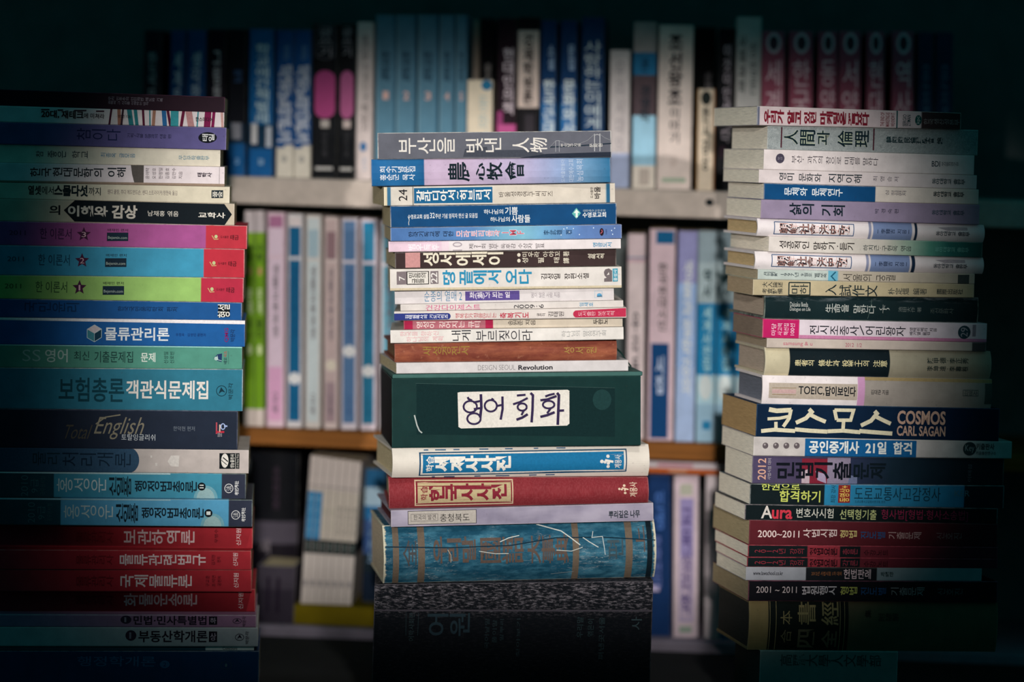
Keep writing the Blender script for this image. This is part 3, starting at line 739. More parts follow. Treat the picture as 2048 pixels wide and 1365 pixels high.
C('book', 'yellowed paperback with heavy black title and a small black square', A1, (-60, 1680, 676, 710, 795, 832), '#d4cbb5', [
    T('H', '열셋', 205, 700, 300, 768, '#1b2a2e', .06), T('H', '에서', 304, 706, 392, 766, '#1b2a2e', .02), T('H', '스물다섯', 395, 696, 642, 780, '#1b2a2e', .09), T('H', '까지', 646, 714, 735, 772, '#1b2a2e', .02), T('H', '웬디 쿨링, 주디 에드먼드슨, 샌디 스트라이커/정현숙 옮김', 785, 733, 1295, 769, '#6b5f62', 0, 'author'), RC(1547, 735, 1632, 792, '#16222a', 'publisher_mark'), T('R', '풀숲', 1555, 742, 1625, 788, '#d8d4c8', .02, 'publisher_mark')], edge=.3)
C('book', 'beige paperback with a black arrow-ended panel above the magenta one', A1, (-60, 1715, 795, 834, 958, 992), '#bdb09c', [
    P([(465, 880), (545, 808), (1640, 836), (1697, 912), (1645, 989), (545, 963)], '#121a20'), T('H', '의', 360, 843, 440, 914, '#1c2428', .05), T('H', '이해와', 495, 848, 787, 928, '#c4bdb2', .07), T('H', '감상', 815, 843, 1003, 943, '#c4bdb2', .07), T('H', '남채홍 엮음', 1080, 885, 1305, 925, '#cfcac0', .01, 'author'), T('H', '교학사', 1450, 897, 1648, 938, '#d6d0c6', .05, 'publisher_mark')], edge=.3)
def bejemin(num, label, q, base, red, sx, sy, ax, ay, bx, by, lx, ly, xred, dark):
    C('textbook', label, A2, q, bands((-60, base), (xred, red)), [
        STAR(sx, sy, 54, '#4a2440'), T('H', num, sx - (6 if num == '1' else 16), sy - 18, sx + (6 if num == '1' else 16), sy + 20, '#d9b0b8', 0, 'volume_number'), T('H', '배재민 편저', ax, ay, ax + 150, ay + 21, '#1c1c28', .01, 'author'), RC(bx, by, bx + 156, by + 62, '#1b2c3a', 'publisher_mark'), T('H', 'Bejemin.com', bx + 8, by + 27, bx + 148, by + 53, '#a9b8b0', .0, 'publisher_mark'),
        T('H', '2011', sx - 545, sy - 30, sx - 425, sy + 4, dark, 0), T('H', '한 이론서', sx - 320, sy - 45, sx - 90, sy + 35, dark, .01),
        EL(lx + 30, ly, 12, 13, '#b9c08a', 'publisher_mark'), ST([(lx, ly - 8), (lx + 18, ly + 20), (lx + 48, ly + 18)], 6, '#c4a070', 'publisher_mark'), T('H', '도서출판', lx + 62, ly - 6, lx + 122, ly + 12, '#3a1018', 0, 'publisher_mark'), T('H', '태금', lx + 136, ly - 12, lx + 196, ly + 24, '#2a1014', .01, 'publisher_mark')], edge=.6, kind='soft')
bejemin('3', 'magenta textbook with a red end, numbered 3 on a star', (-60, 1808, 43, 82, 220, 252), '#a0508a', '#b4303e', 612, 143, 785, 102, 781, 130, 1550, 160, 1502, '#4a2a50')
bejemin('2', 'sky blue textbook with a red end, numbered 2 on a star', (-60, 1790, 225, 262, 440, 462), '#3c90b0', '#b42c3c', 600, 338, 775, 291, 768, 322, 1535, 357, 1487, '#1c4a62')
bejemin('1', 'lime green textbook with a red end, numbered 1 on a star', (-60, 1782, 442, 475, 612, 643), '#93bb68', '#b02a42', 580, 535, 753, 495, 750, 525, 1520, 550, 1472, '#3f5f3c')
C('textbook', 'deep blue textbook with a black square imprint under the lime green one', A2, (-60, 1770, 615, 652, 750, 773), '#18518c', [
    T('R', '국민윤리', 180, 640, 580, 715, '#173a62', .02), T('R', '한국국민윤리학회 편저', 860, 676, 1300, 710, '#12284a', .01, 'author'), RC(1595, 664, 1682, 750, '#12181c', 'publisher_mark'), T('V', '형설', 1592, 662, 1682, 754, '#e0dfd8', .02, 'publisher_mark')], edge=.5)
C('textbook', 'blue textbook with a white top edge and a cube emblem', A2, (-60, 1793, 755, 776, 948, 967), '#195796', [
    Q(-60, 755, 772, 1793, 776, 803, '#e8e2e4'), P([(690, 808), (742, 838), (690, 870), (637, 840)], '#c9bcc0', 'emblem'), P([(637, 840), (690, 870), (690, 930), (637, 900)], '#3f7f8c', 'emblem'), P([(742, 838), (742, 898), (690, 930), (690, 870)], '#1a3b4f', 'emblem'), ST([(690, 808), (742, 838), (742, 898), (690, 930), (637, 900), (637, 840), (690, 808)], 4, '#b4ccd2', 'emblem'), ST([(690, 930), (690, 870), (742, 838)], 3, '#b4ccd2', 'emblem'),
    T('H', '물류관리론', 765, 826, 1238, 922, '#dce2e6', .04), T('H', '우정욱 · 김영민 공편저', 1285, 868, 1505, 891, '#123068', .02, 'author'), T('V', 'QMG', 1643, 830, 1676, 932, '#7a2060', .03, 'publisher_mark'), T('V', '박문각', 1686, 840, 1720, 928, '#16305a', .02, 'publisher_mark')], edge=.2)
C('textbook', 'grey green textbook with handwriting-style title under the cube emblem', A2, (-60, 1772, 953, 968, 1117, 1130), '#4f8d7c', [
    Q(-60, 953, 958, 1772, 968, 975, '#a4dcd4'), T('H', 'SS', 165, 990, 297, 1072, '#8fb0aa', -.015), T('H', '영어', 330, 985, 495, 1080, '#b4c8c0', .02), T('H', '최신', 540, 1000, 652, 1066, '#1f3f3c', .0), T('H', '기출문제집', 690, 1000, 972, 1082, '#1f3f3c', .01), T('H', '문제', 1030, 1010, 1136, 1078, '#dde6dc', .03), T('V', '신성일', 1198, 1003, 1230, 1088, '#20403c', .01, 'author'), T('V', '신로빈', 1242, 1003, 1272, 1088, '#20403c', .01, 'author'),
    P([(1562, 1050), (1590, 1022), (1625, 1015), (1622, 1078), (1590, 1068)], '#20365e', 'publisher_mark'), ST([(1590, 1030), (1595, 1062), (1622, 1068)], 4, '#9fc0b8', 'publisher_mark'), EL(1582, 1052, 14, 14, '#a9c4bc', 'publisher_mark'), T('V', '네오', 1636, 1045, 1662, 1092, '#20303e', .03, 'publisher_mark'), T('V', '시스', 1636, 998, 1662, 1042, '#b04a4a', .03, 'publisher_mark'), ST([(1672, 998), (1672, 1092)], 2, '#3a5a54', 'publisher_mark')], edge=.2)
C('textbook', 'thick teal textbook with large white title', A3, (-60, 1778, 52, 70, 358, 378), '#2b7086', [
    T('H', '보험총론', 430, 128, 908, 308, '#123f4c', .03), T('H', '객관식문제집', 922, 150, 1524, 287, '#dad4cd', .04), RG(1622, 228, 37, 38, 5, '#12303c', 'publisher_mark'), P([(1600, 250), (1618, 200), (1650, 240), (1625, 232)], '#12303c', 'publisher_mark'), T('V', '박문각', 1672, 170, 1706, 290, '#12303c', .02, 'publisher_mark')], edge=.8)
C('textbook', 'charcoal navy textbook with a brown script title', A3, (-60, 1740, 365, 383, 642, 660), '#1d2636', [
    T('H', 'Total', 470, 480, 660, 580, '#4a453c', -.005, 'title', .35), T('H', 'English', 700, 425, 1048, 585, '#857e6c', -.005, 'title', .35), ST([(700, 475), (770, 425), (880, 408)], 9, '#857e6c', 'title'), T('H', '토탈잉글리쉬', 888, 547, 1136, 592, '#c9ced2', -.005, 'subtitle'), T('H', '한덕현 편저', 1268, 490, 1425, 524, '#6a737e', 0, 'author'),
    RC(1580, 462, 1590, 545, '#b04a56', 'publisher_mark'), RC(1580, 524, 1642, 538, '#b02a3c', 'publisher_mark'), RC(1604, 478, 1614, 530, '#c9b0a0', 'publisher_mark'), RG(1632, 492, 15, 20, 7, '#9fb0d8', 'publisher_mark'), RC(1640, 484, 1664, 494, '#9fb0d8', 'publisher_mark'), T('V', '탑출판', 1592, 536, 1625, 565, '#a9a4a8', 0, 'publisher_mark')], edge=.4, edgecol='#8a8fa8')
C('textbook', 'grey textbook with a slate blue rounded panel and black imprint square', A3, (-60, 1820, 640, 660, 818, 834), '#b7ada8', [
    RC(-60, 630, 945, 850, '#2f4b64'), EL(945, 735, 72, 92, '#2f4b64', 'printed_panel'), T('R', '물리', 240, 672, 440, 770, '#16303c', 0), T('R', '처리개론', 455, 676, 955, 784, '#14283a', 0), P([(1225, 745), (1250, 700), (1312, 700), (1306, 782), (1250, 780)], '#d0cac4', 'worn_patch'), RC(1100, 700, 1112, 716, '#d0cac4', 'worn_patch'), RC(1135, 755, 1150, 775, '#d0cac4', 'worn_patch'),
    RC(1605, 683, 1752, 798, '#10161a', 'publisher_mark'), EL(1645, 738, 27, 52, '#d8d4cc', 'publisher_mark'), ST([(1632, 715), (1668, 745)], 8, '#10161a', 'publisher_mark'), ST([(1620, 735), (1660, 768)], 5, '#10161a', 'publisher_mark'), T('V', '생능출판사', 1684, 690, 1715, 792, '#d8d4cc', .02, 'publisher_mark'), ST([(1724, 686), (1724, 796)], 3, '#d8d4cc', 'publisher_mark'), T('V', 'Life & Power Press', 1732, 690, 1746, 792, '#c4c0b8', 0, 'publisher_mark')], edge=.3)
def hong(label, q, num, dx, dy, top, base, xe, rec):
    cx, cy = 1505 + dx, q[4] + 12
    half = [(cx + 88 * math.cos(math.radians(a)), cy - 95 * math.sin(math.radians(a))) for a in range(0, 181, 10)]
    half2 = [(cx + 66 * math.cos(math.radians(a)), cy - 76 * math.sin(math.radians(a))) for a in range(0, 181, 10)]
    C('textbook', label, A3, q, bands((-60, '#1c434f'), (395 + dx, base), (1625 + dx, '#2c3142')), [
        P(half, '#6fa3b0'), P(half2, '#93b2b4'), Q(-60, q[2], q[2] + 11, 1245, q[2] + 10, q[2] + 22, top),
        T('V', '2010', 155 + dx, 850 + dy, 205 + dx, 1000 + dy, '#3f6a72', -.01, 'subtitle'), T('V', '9급', 225 + dx, 875 + dy, 280 + dx, 975 + dy, '#3f6a72', -.01, 'subtitle'), T('V', '공무원시험', 295 + dx, 860 + dy, 330 + dx, 990 + dy, '#3a626a', -.01, 'subtitle'),
        T('R', '홍성운', 415 + dx, 868 + dy, 775 + dx, 970 + dy, '#bccdd0', .0, 'author'), T('R', '신일품', 797 + dx, 856 + dy, 958 + dx, 1002 + dy, '#12242e', .03, 'series_name'), T('R', '행정법총론', 985 + dx, 888 + dy, 1440 + dx, 970 + dy, '#11232e', .03),
        EL(1475 + dx, 930 + dy, 29, 29, '#0f181e', 'volume_number'), T('R', num, 1460 + dx, 917 + dy, 1490 + dx, 943 + dy, '#d8dcd8', .02, 'volume_number'), RG(1675 + dx, 943 + dy, 30, 31, 5, '#d2d2d2', 'publisher_mark'), T('R', '法', 1655 + dx, 924 + dy, 1695 + dx, 962 + dy, '#d2d2d2', .0, 'publisher_mark'), T('V', '考試界社', 1717 + dx, 890 + dy, 1748 + dx, 992 + dy, '#d2d2d2', .04, 'publisher_mark')], edge=.6, edgecol='#a8b8ac', rec=rec)
hong('teal blue textbook marked with the Roman numeral two', (-60, 1800, 823, 838, 1006, 1020), 'Ⅱ', 0, 0, '#a9c4c8', '#3f8aa2', 1625, 0.0)
hong('pale blue textbook marked with the Roman numeral one, overhanging a red one', (-60, 1848, 1010, 1026, 1208, 1224), 'Ⅰ', 50, 193, '#8fb4c0', '#5298bc', 1677, -.006)
RED = '#a82a34'
def redbook(label, q, title, ty, tx, au, pub, rec, faint):
    its = [T('R', title, tx[0], ty[0], tx[1], ty[1], '#e6cccc', .03), T('V', '신지원', pub[0], pub[1], pub[0] + 36, pub[1] + 106, '#e6cccc', .02, 'publisher_mark')]
    its += [T('V', s, x, y0, x + 27, y1, '#451018', .01, 'author') for s, x, y0, y1 in au]
    its += [T('R', '물류관리사', 560, ty[0] + 5, 830, ty[1] - 5, faint, .02, 'series_name')]
    C('textbook', label, A4, q, RED, its, edge=.45, edgecol='#d09a90', rec=rec)
redbook('red textbook shaded by the pale blue one above it', (-60, 1850, 122, 135, 277, 286), '보관하역론', (168, 260), (905, 1422), [('우병수', 1568, 165, 250)], (1728, 160), .016, '#8a222c')
redbook('bright red textbook in the middle of the red ones, six character title', (-60, 1838, 279, 288, 439, 442), '물류관련법규', (314, 406), (875, 1505), [('김지현', 1547, 322, 402), ('편저', 1588, 338, 382)], (1705, 305), 0.0, '#7a1c26')
redbook('bright red textbook with three short author lines', (-60, 1842, 441, 446, 598, 603), '국제물류론', (479, 571), (880, 1402), [('구교훈', 1505, 485, 566), ('조석연', 1550, 485, 566), ('공편저', 1592, 490, 560)], (1710, 468), .001, '#7a1c26')
redbook('deeply shaded red textbook, lowest of the red ones', (-60, 1868, 601, 605, 742, 748), '화물운송론', (632, 712), (905, 1440), [], (1744, 625), .022, '#8a222c')
def bak(label, q, base, title, num, dx, dy, rec=0, part2='하'):
    C('textbook', label, A4, q, base, [
        EL(920 + dx, 792 + dy, 40, 37, '#33283a', 'volume_number'), T('H', '1', 908 + dx, 770 + dy, 922 + dx, 815 + dy, '#8a7f8c', .01, 'volume_number'), T('H', title, 975 + dx, 757 + dy, 1510 + dx * .2, 840 + dy, '#241c2a', .04), RC(1528, 764 + dy, 1588, 838 + dy, '#1f1a24', 'volume_number'), T('H', part2, 1537, 775 + dy, 1580, 828 + dy, '#b8a4b4', .01, 'volume_number'), RG(1735 + dx * .5, 805 + dy, 31, 22, 4, '#2a2230', 'publisher_mark'), P([(1715 + dx * .5, 818 + dy), (1735 + dx * .5, 785 + dy), (1755 + dx * .5, 815 + dy), (1735 + dx * .5, 806 + dy)], '#2a2230', 'publisher_mark'), T('V', '박문각', 1774 + dx * .6, 764 + dy, 1800 + dx * .6, 852 + dy, '#2a2230', .02, 'publisher_mark')], edge=.5, rec=rec)
bak('dim mauve textbook just under the lowest red one', (-60, 1875, 743, 753, 858, 863), '#9a6f8c', '민법·민사특별법', '1', 0, 0)
bak('dim grey textbook with a dark outlined title', (-60, 1887, 862, 870, 1000, 1004), '#a4a5a8', '부동산학개론', '1', 36, 132, part2='상')
C('booklet', 'thin dark booklet with a white label end, above the lowest blue textbook', A4, (-60, 1858, 1003, 1006, 1032, 1033), bands((-60, '#1d4a58'), (1505, '#c4c8c4')), [T('H', 'Concours', 1628, 1008, 1735, 1027, '#2a3034', .01)], edge=.2, rec=.002, cat='booklet')
C('textbook', 'very dark blue textbook at the bottom of the stack', A4, (-60, 1892, 1034, 1036, 1424, 1424), '#12385c', [
    T('H', '행정학개론', 560, 1085, 1132, 1182, '#2f6288', .02), EL(1200, 1160, 36, 36, '#2f6288', 'volume_number'), T('H', '2', 1188, 1142, 1212, 1180, '#12385c', .02, 'volume_number'), RG(1650, 1165, 40, 34, 4, '#2f4a58', 'publisher_mark'), EL(1650, 1165, 8, 16, '#5a7078', 'publisher_mark')], edge=.3, floor=True)

# ---------------- stack showing its page ends
CUR = (PR, GR); prev = None
PG = '#f0e8d6'
C('book', 'whitish paperback with crowded dark red title, topmost of the stack showing page ends', D1, (360, 1650, 38, 82, 160, 187), bands((360, '#5f6476'), (378, '#c6b6b8'), (1398, '#3c2e30')), [
    T('R', '우리가', 405, 60, 530, 152, '#741c2c', .09), T('R', '알고', 550, 66, 636, 155, '#741c2c', .09), T('R', '있던', 655, 70, 732, 152, '#741c2c', .09), T('R', '마케팅은', 755, 72, 920, 158, '#741c2c', .09), T('R', '끝났다', 935, 75, 1066, 162, '#741c2c', .09),
    T('V', 'THE END OF', 1138, 78, 1162, 166, '#7a2a38', .02, 'subtitle'), T('V', 'MARKETING AS', 1170, 80, 1196, 168, '#7a2a38', .02, 'subtitle'), T('V', 'WE KNOW IT', 1203, 82, 1229, 168, '#7a2a38', .02, 'subtitle'), RC(1238, 66, 1247, 180, '#3a5f62'), T('V', 'SERGIO', 1279, 92, 1302, 166, '#2c4a50', .02, 'author'), T('V', 'ZYMAN', 1305, 95, 1329, 166, '#2c4a50', .02, 'author'), EL(1378, 128, 21, 32, '#1c5250', 'publisher_mark'), T('V', 'kpc', 1364, 104, 1392, 150, '#a8b8b4', .0, 'publisher_mark'), T('R', '한국생산성본부', 1412, 120, 1640, 158, '#8a8080', .01, 'publisher_mark')], side=88, pages=PG, edge=.6)
C('book', 'grey green marbled paperback with large dark Chinese characters', D1, (425, 1755, 172, 212, 312, 352), '#7d8586', [
    Q(509, 182, 303, 518, 182, 303, '#4a2530'), Q(1089, 196, 320, 1098, 196, 320, '#4a2530')] +
    [T('R', s, x0, y0, x1, y1, c, w) for c, w in (('#aab29c', .09), ('#10222a', .025)) for s, x0, y0, x1, y1 in (('人', 530, 198, 618, 284), ('間', 630, 200, 725, 292), ('과', 735, 205, 815, 288), ('倫', 865, 205, 960, 300), ('理', 975, 206, 1062, 302))] +
    [T('R', '韓國國民倫理學會 編', 1172, 246, 1535, 284, '#15343a', .05, 'author')], side=200, pages=PG, edge=.5, style='marble', rec=.004)
C('book', 'pale grey paperback with a small dark round stamp and thin title', D1, (403, 1732, 315, 357, 440, 476), '#d6cccb', [
    EL(505, 372, 27, 30, '#45404f', 'emblem'), T('R', '부산', 490, 362, 520, 382, '#8a8490', 0, 'emblem'), T('R', '부산, 과거의 창으로 미래를 말하다', 578, 360, 1122, 410, '#3c3840', 0), T('H', 'BDI', 1462, 390, 1515, 424, '#2c3f4a', .03, 'publisher_mark'), T('R', '부산발전연구원', 1525, 395, 1632, 422, '#5f6a6e', .02, 'publisher_mark')], side=148, pages=PG, edge=.3)
C('book', 'pale beige paperback with black title directly above the navy panel book', D1, (372, 1748, 442, 485, 525, 566), '#cfc4c4', [
    T('R', '영미 문화와', 498, 464, 765, 516, '#1c2830', .015), T('R', '지역이해', 808, 474, 1020, 526, '#1c2830', .015), T('R', '최 영 승 저', 1090, 488, 1252, 520, '#5a5660', .0, 'author'), T('R', '동아대학교 출판부', 1465, 503, 1675, 537, '#2c464c', .04, 'publisher_mark')], side=145, pages=PG, edge=.3)
C('book', 'paperback half navy blue and half pale grey with white lettering', D1, (403, 1760, 530, 572, 630, 662), bands((403, '#0f4573'), (1103, '#cfc5bc')), [
    T('R', '문체와 문체연구', 533, 560, 898, 610, '#dde2e4', .025), T('R', '심 정섭편저', 1168, 578, 1300, 608, '#5a5660', 0, 'author'), T('R', '동아대학교 출판부', 1473, 583, 1668, 617, '#26383c', .06, 'publisher_mark')], side=175, pages=PG, edge=.4)
C('book', 'mauve grey paperback with bold black title', D1, (385, 1765, 634, 664, 750, 790), '#8d8098', [
    T('R', '삶의', 562, 655, 718, 732, '#14222c', .04), T('R', '기회', 762, 668, 912, 736, '#14222c', .04), T('R', '박 경 숙 편', 1100, 690, 1250, 720, '#38384a', .01, 'author'), T('R', '동아대학교 출판부', 1463, 698, 1670, 730, '#2a4654', .04, 'publisher_mark')], side=165, pages=PG, edge=.3, edgecol='#c0a8c0')
def law(label, q, dx, dy, side):
    C('book', label, D2, q, bands((q[0], '#e2dadb'), (1062 + dx, '#868ca6'), (1080 + dx, '#d6cecf'), (1093 + dx, '#7486ac'), (1340 + dx, '#d6cecf'), (1352 + dx, '#16293f'), (1370 + dx, '#d8cfd0')), [
        FR(470 + dx, 78 + dy, 153 + dy, 968 + dx, 93 + dy, 166 + dy, 5, '#2c4f78')] +
        [T('R', '朝鮮社會法史攷', 500 + dx, 90 + dy, 942 + dx, 158 + dy, c, w) for c, w in (('#2a2228', .07), ('#cf9c92', -.034))] +
        [T('R', '李鍾吉 지음', 1140 + dx, 121 + dy, 1300 + dx, 153 + dy, '#1f2c44', .01, 'author'), ST([(1120 + dx, 124 + dy), (1120 + dx, 150 + dy)], 3, '#1f2c44', 'author'), ST([(1316 + dx, 126 + dy), (1316 + dx, 152 + dy)], 3, '#1f2c44', 'author'), T('R', '동아대학교 출판부', 1490 + dx, 136 + dy, 1705 + dx, 166 + dy, '#263a44', .04, 'publisher_mark'), P([(1500 + dx, 112 + dy), (1600 + dx, 108 + dy), (1690 + dx, 112 + dy), (1690 + dx, 130 + dy), (1560 + dx, 132 + dy)], '#a49aa0', 'stain')], kind='jacket', bulge=.0045, side=side, pages='#cdb488', edge=.2, dirt=.1)
law('upper of the two white jacketed books with framed Chinese title and blue band', (365, 1800, 58, 95, 165, 206), 0, 0, 150)
C('book', 'white paperback turning green at one end, between the two white jacketed books', D2, (435, 1785, 172, 202, 265, 302), grad((435, '#d8d0ca'), (1150, '#bdb8ae'), (1300, '#93a898'), (1450, '#4a8474'), (1560, '#2a6660'), (1785, '#1f5450')), [
    T('R', '성공적인 말하기·듣기', 500, 202, 972, 254, '#2c2828', .025), T('R', '하치근·구현옥 엮음', 1028, 224, 1330, 262, '#3a4444', .01, 'author'), T('R', '동아대학교 출판부', 1485, 233, 1700, 267, '#5f9a90', .02, 'publisher_mark')], side=190, pages=PG, edge=.3)
law('lower of the two white jacketed books with framed Chinese title and blue band', (350, 1795, 263, 302, 375, 406), -15, 205, 150)
C('booklet', 'thin pale booklet with a teal chevron mark', D2, (365, 1735, 376, 416, 440, 470), bands((365, '#b3beb8'), (808, '#62a6be'), (868, '#b2a898')), [
    T('R', '月刊朝鮮', 403, 393, 488, 420, '#3a464c', .03, 'series_name'), T('R', '1997년', 508, 397, 620, 424, '#3a464c', .01, 'series_name'), T('R', '9월호', 635, 400, 702, 426, '#3a464c', .01, 'series_name'), T('R', '별책부록', 720, 403, 797, 430, '#3a464c', .02, 'series_name'), ST([(853, 396), (826, 422), (853, 450)], 8, '#1f5870'), T('R', '서울의', 900, 410, 1082, 452, '#3d3a34', 0), T('R', '궁궐', 1110, 416, 1230, 452, '#3d3a34', 0), RC(1628, 420, 1700, 468, '#3f4644', 'publisher_mark')], side=158, pages='#b5a88e', edge=.2, cat='booklet')
C('book', 'yellowed paperback with black Chinese title and a rounded square stamp', D2, (335, 1732, 442, 473, 540, 556), '#b3a687', [
    T('R', '大入論述', 393, 458, 520, 492, '#2a3030', .02, 'series_name'), T('R', '考査對備', 393, 497, 520, 532, '#2a3030', .02, 'series_name'), FR(560, 461, 538, 692, 463, 539, 7, '#16282c', 'emblem'), T('R', '마하', 574, 470, 680, 532, '#16282c', .01, 'emblem'), T('R', '入', 788, 474, 860, 541, '#14242a', .01), T('R', '試作文', 876, 478, 1118, 547, '#14242a', .01), T('R', '朴定熅 編著', 1185, 497, 1430, 537, '#3d4440', .01, 'author'), T('R', '國際出版社', 1495, 502, 1660, 536, '#3d4440', .03, 'publisher_mark')], side=170, pages='#b09c80', edge=.3)
C('book', 'blackish green hardback with two lines of small English lettering', D2, (408, 1760, 546, 562, 688, 716), '#152629', [
    T('H', 'Daisaku Ikeda', 567, 588, 680, 616, '#b9bdb8', 0, 'subtitle'), T('H', 'Dialogue on Life', 567, 619, 696, 648, '#b9bdb8', 0, 'subtitle'), T('R', '生命을', 790, 597, 935, 654, '#b4b8b2', .01), T('R', '말한다', 965, 603, 1106, 657, '#b4b8b2', .01), T('R', '(下)', 1128, 604, 1195, 656, '#b4b8b2', 0), T('R', '池田大作 著', 1250, 618, 1395, 650, '#6a7472', 0, 'author'), T('R', '조선문화사', 1455, 625, 1600, 660, '#55605c', 0, 'publisher_mark'), ST([(1082, 570), (1078, 600), (1060, 690)], 3, '#4a5c58', 'scratch')], kind='hard', bulge=.002, side=185, pages='#b5a594', edge=.8, edgecol='#9fa89c', style='dusty', rec=.004)
C('book', 'white paperback with a magenta end panel and a number 29 disc', D3, (395, 1812, 62, 90, 178, 207), bands((395, '#b8205f'), (625, '#d2c6ce')), [
    Q(625, 160, 182, 1812, 186, 207, '#bf7d9f')] + [T('V', s, x, 90, x + 30, 162, '#e8c8d6', .01, 'series_name') for s, x in (('마당', 450), ('사고력', 489), ('책선집', 528), ('100선', 566))] + [
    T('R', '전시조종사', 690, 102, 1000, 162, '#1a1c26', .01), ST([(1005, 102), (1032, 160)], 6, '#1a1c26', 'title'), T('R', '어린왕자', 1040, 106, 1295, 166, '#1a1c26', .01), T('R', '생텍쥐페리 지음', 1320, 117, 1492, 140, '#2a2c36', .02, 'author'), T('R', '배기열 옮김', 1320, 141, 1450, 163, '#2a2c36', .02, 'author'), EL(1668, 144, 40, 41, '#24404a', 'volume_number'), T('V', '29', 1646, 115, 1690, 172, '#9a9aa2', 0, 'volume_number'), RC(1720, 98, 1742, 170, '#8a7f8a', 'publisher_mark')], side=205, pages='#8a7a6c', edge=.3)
C('magazine', 'thin beige magazine with small red lettering', D3, (422, 1808, 181, 211, 240, 264), bands((422, '#bdb0a6'), (1718, '#4a4648')), [
    T('H', 'samsung & u', 525, 203, 708, 233, '#b8707c', .02), T('H', '2012  1/2', 915, 212, 1018, 236, '#a8606e', .015, 'issue_date')], side=225, pages='#a3947e', edge=.3, cat='magazine')
C('dictionary', 'rounded cream hardback with a black middle panel and gold characters', D3, (413, 1842, 246, 268, 415, 440), bands((413, '#bfb69a'), (565, '#141f24'), (1198, '#a19a86')), [
    T('R', '患者의', 598, 318, 720, 360, '#d4ca9c', .02), T('R', '條件과', 745, 319, 880, 361, '#d4ca9c', .02), T('R', '投藥士의', 895, 320, 1066, 363, '#d4ca9c', .02), T('R', '注意', 1090, 322, 1178, 365, '#d4ca9c', .02), T('R', '陳甲德·李正秀', 1432, 306, 1695, 343, '#2a3a38', .03, 'author'), T('R', '李坤達·李壽根', 1432, 358, 1695, 391, '#2a3a38', .03, 'author')], kind='hard', bulge=.005, side=220, pages='#b8a898', edge=.3)
C('book', 'white hardback with a beige title panel and a pink stripe', D3, (395, 1845, 421, 455, 595, 624), bands((395, '#dfd6d6'), (990, '#c290b6'), (1038, '#9a928a')), [
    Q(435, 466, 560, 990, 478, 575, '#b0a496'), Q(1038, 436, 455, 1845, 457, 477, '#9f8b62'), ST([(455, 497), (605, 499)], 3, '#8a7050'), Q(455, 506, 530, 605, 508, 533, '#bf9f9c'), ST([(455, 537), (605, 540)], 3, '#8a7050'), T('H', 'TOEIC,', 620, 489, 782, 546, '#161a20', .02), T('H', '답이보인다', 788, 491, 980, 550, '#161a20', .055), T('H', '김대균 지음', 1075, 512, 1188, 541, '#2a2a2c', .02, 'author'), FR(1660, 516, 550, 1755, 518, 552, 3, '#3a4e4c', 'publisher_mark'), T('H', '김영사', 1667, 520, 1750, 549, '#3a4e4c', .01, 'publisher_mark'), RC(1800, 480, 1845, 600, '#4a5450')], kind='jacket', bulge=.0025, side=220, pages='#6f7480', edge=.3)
CR = '#d2caae'
C('book', 'thick navy book with large cream brush title and tan English lettering', D3, (355, 1890, 602, 632, 802, 832), '#0b2038', [
    ST([(432, 636), (480, 645), (572, 640)], 28, CR, 'title'), ST([(570, 636), (560, 690), (525, 742)], 22, CR, 'title'), ST([(425, 694), (500, 690), (560, 678)], 19, CR, 'title'), ST([(478, 712), (480, 762)], 21, CR, 'title'), ST([(388, 768), (470, 760), (600, 768)], 24, CR, 'title'),
    ST([(682, 634), (700, 652), (665, 690), (603, 718)], 25, CR, 'title'), ST([(690, 668), (735, 690), (790, 712)], 24, CR, 'title'), ST([(598, 758), (690, 766), (802, 772)], 25, CR, 'title'),
    ST([(842, 638), (858, 700)], 22, CR, 'title'), ST([(842, 640), (962, 642), (946, 702), (858, 702)], 21, CR, 'title'), ST([(902, 702), (900, 765)], 22, CR, 'title'), ST([(803, 770), (900, 766), (1010, 776)], 24, CR, 'title'),
    ST([(1095, 646), (1110, 662), (1075, 705), (1012, 735)], 25, CR, 'title'), ST([(1100, 678), (1150, 702), (1200, 724)], 24, CR, 'title'), ST([(1003, 768), (1100, 776), (1212, 784)], 25, CR, 'title'),
    T('H', 'COSMOS', 1240, 645, 1546, 730, '#bd9c8a', .06), T('H', 'CARL SAGAN', 1240, 738, 1548, 800, '#bd9c8a', .05, 'author')], side=135, pages='#b29468', edge=.4, edgecol='#5a7a9c')
C('textbook', 'off-white textbook with a bright blue white-lettered panel under the thick navy book', D4, (338, 1970, 52, 77, 165, 184), '#bdb7b4', [
    Q(660, 62, 172, 1362, 74, 180, '#165a90')] + [x for cx in (412, 478, 543, 608) for x in (EL(cx, 105, 18, 18, '#5f565a', 'printed_mark'), EL(cx - 4, 99, 6, 6, '#a49c9c', 'printed_mark'))] + [
    T('H', '공인중개사', 685, 76, 1000, 152, '#dee2de', .06), T('H', '21일', 1040, 80, 1172, 155, '#dee2de', .06), T('H', '합격', 1215, 82, 1333, 158, '#dee2de', .06), EL(1700, 122, 42, 42, '#2a3d40', 'publisher_mark'), T('H', 'Key', 1672, 98, 1730, 148, '#9aa4a4', -.01, 'publisher_mark'), T('H', '키출판사', 1742, 88, 1858, 128, '#39464a', .04, 'publisher_mark'), T('H', '키움출판연구소', 1742, 138, 1870, 160, '#39464a', .02, 'publisher_mark')], side=135, pages=PG, edge=.5, dirt=.2)
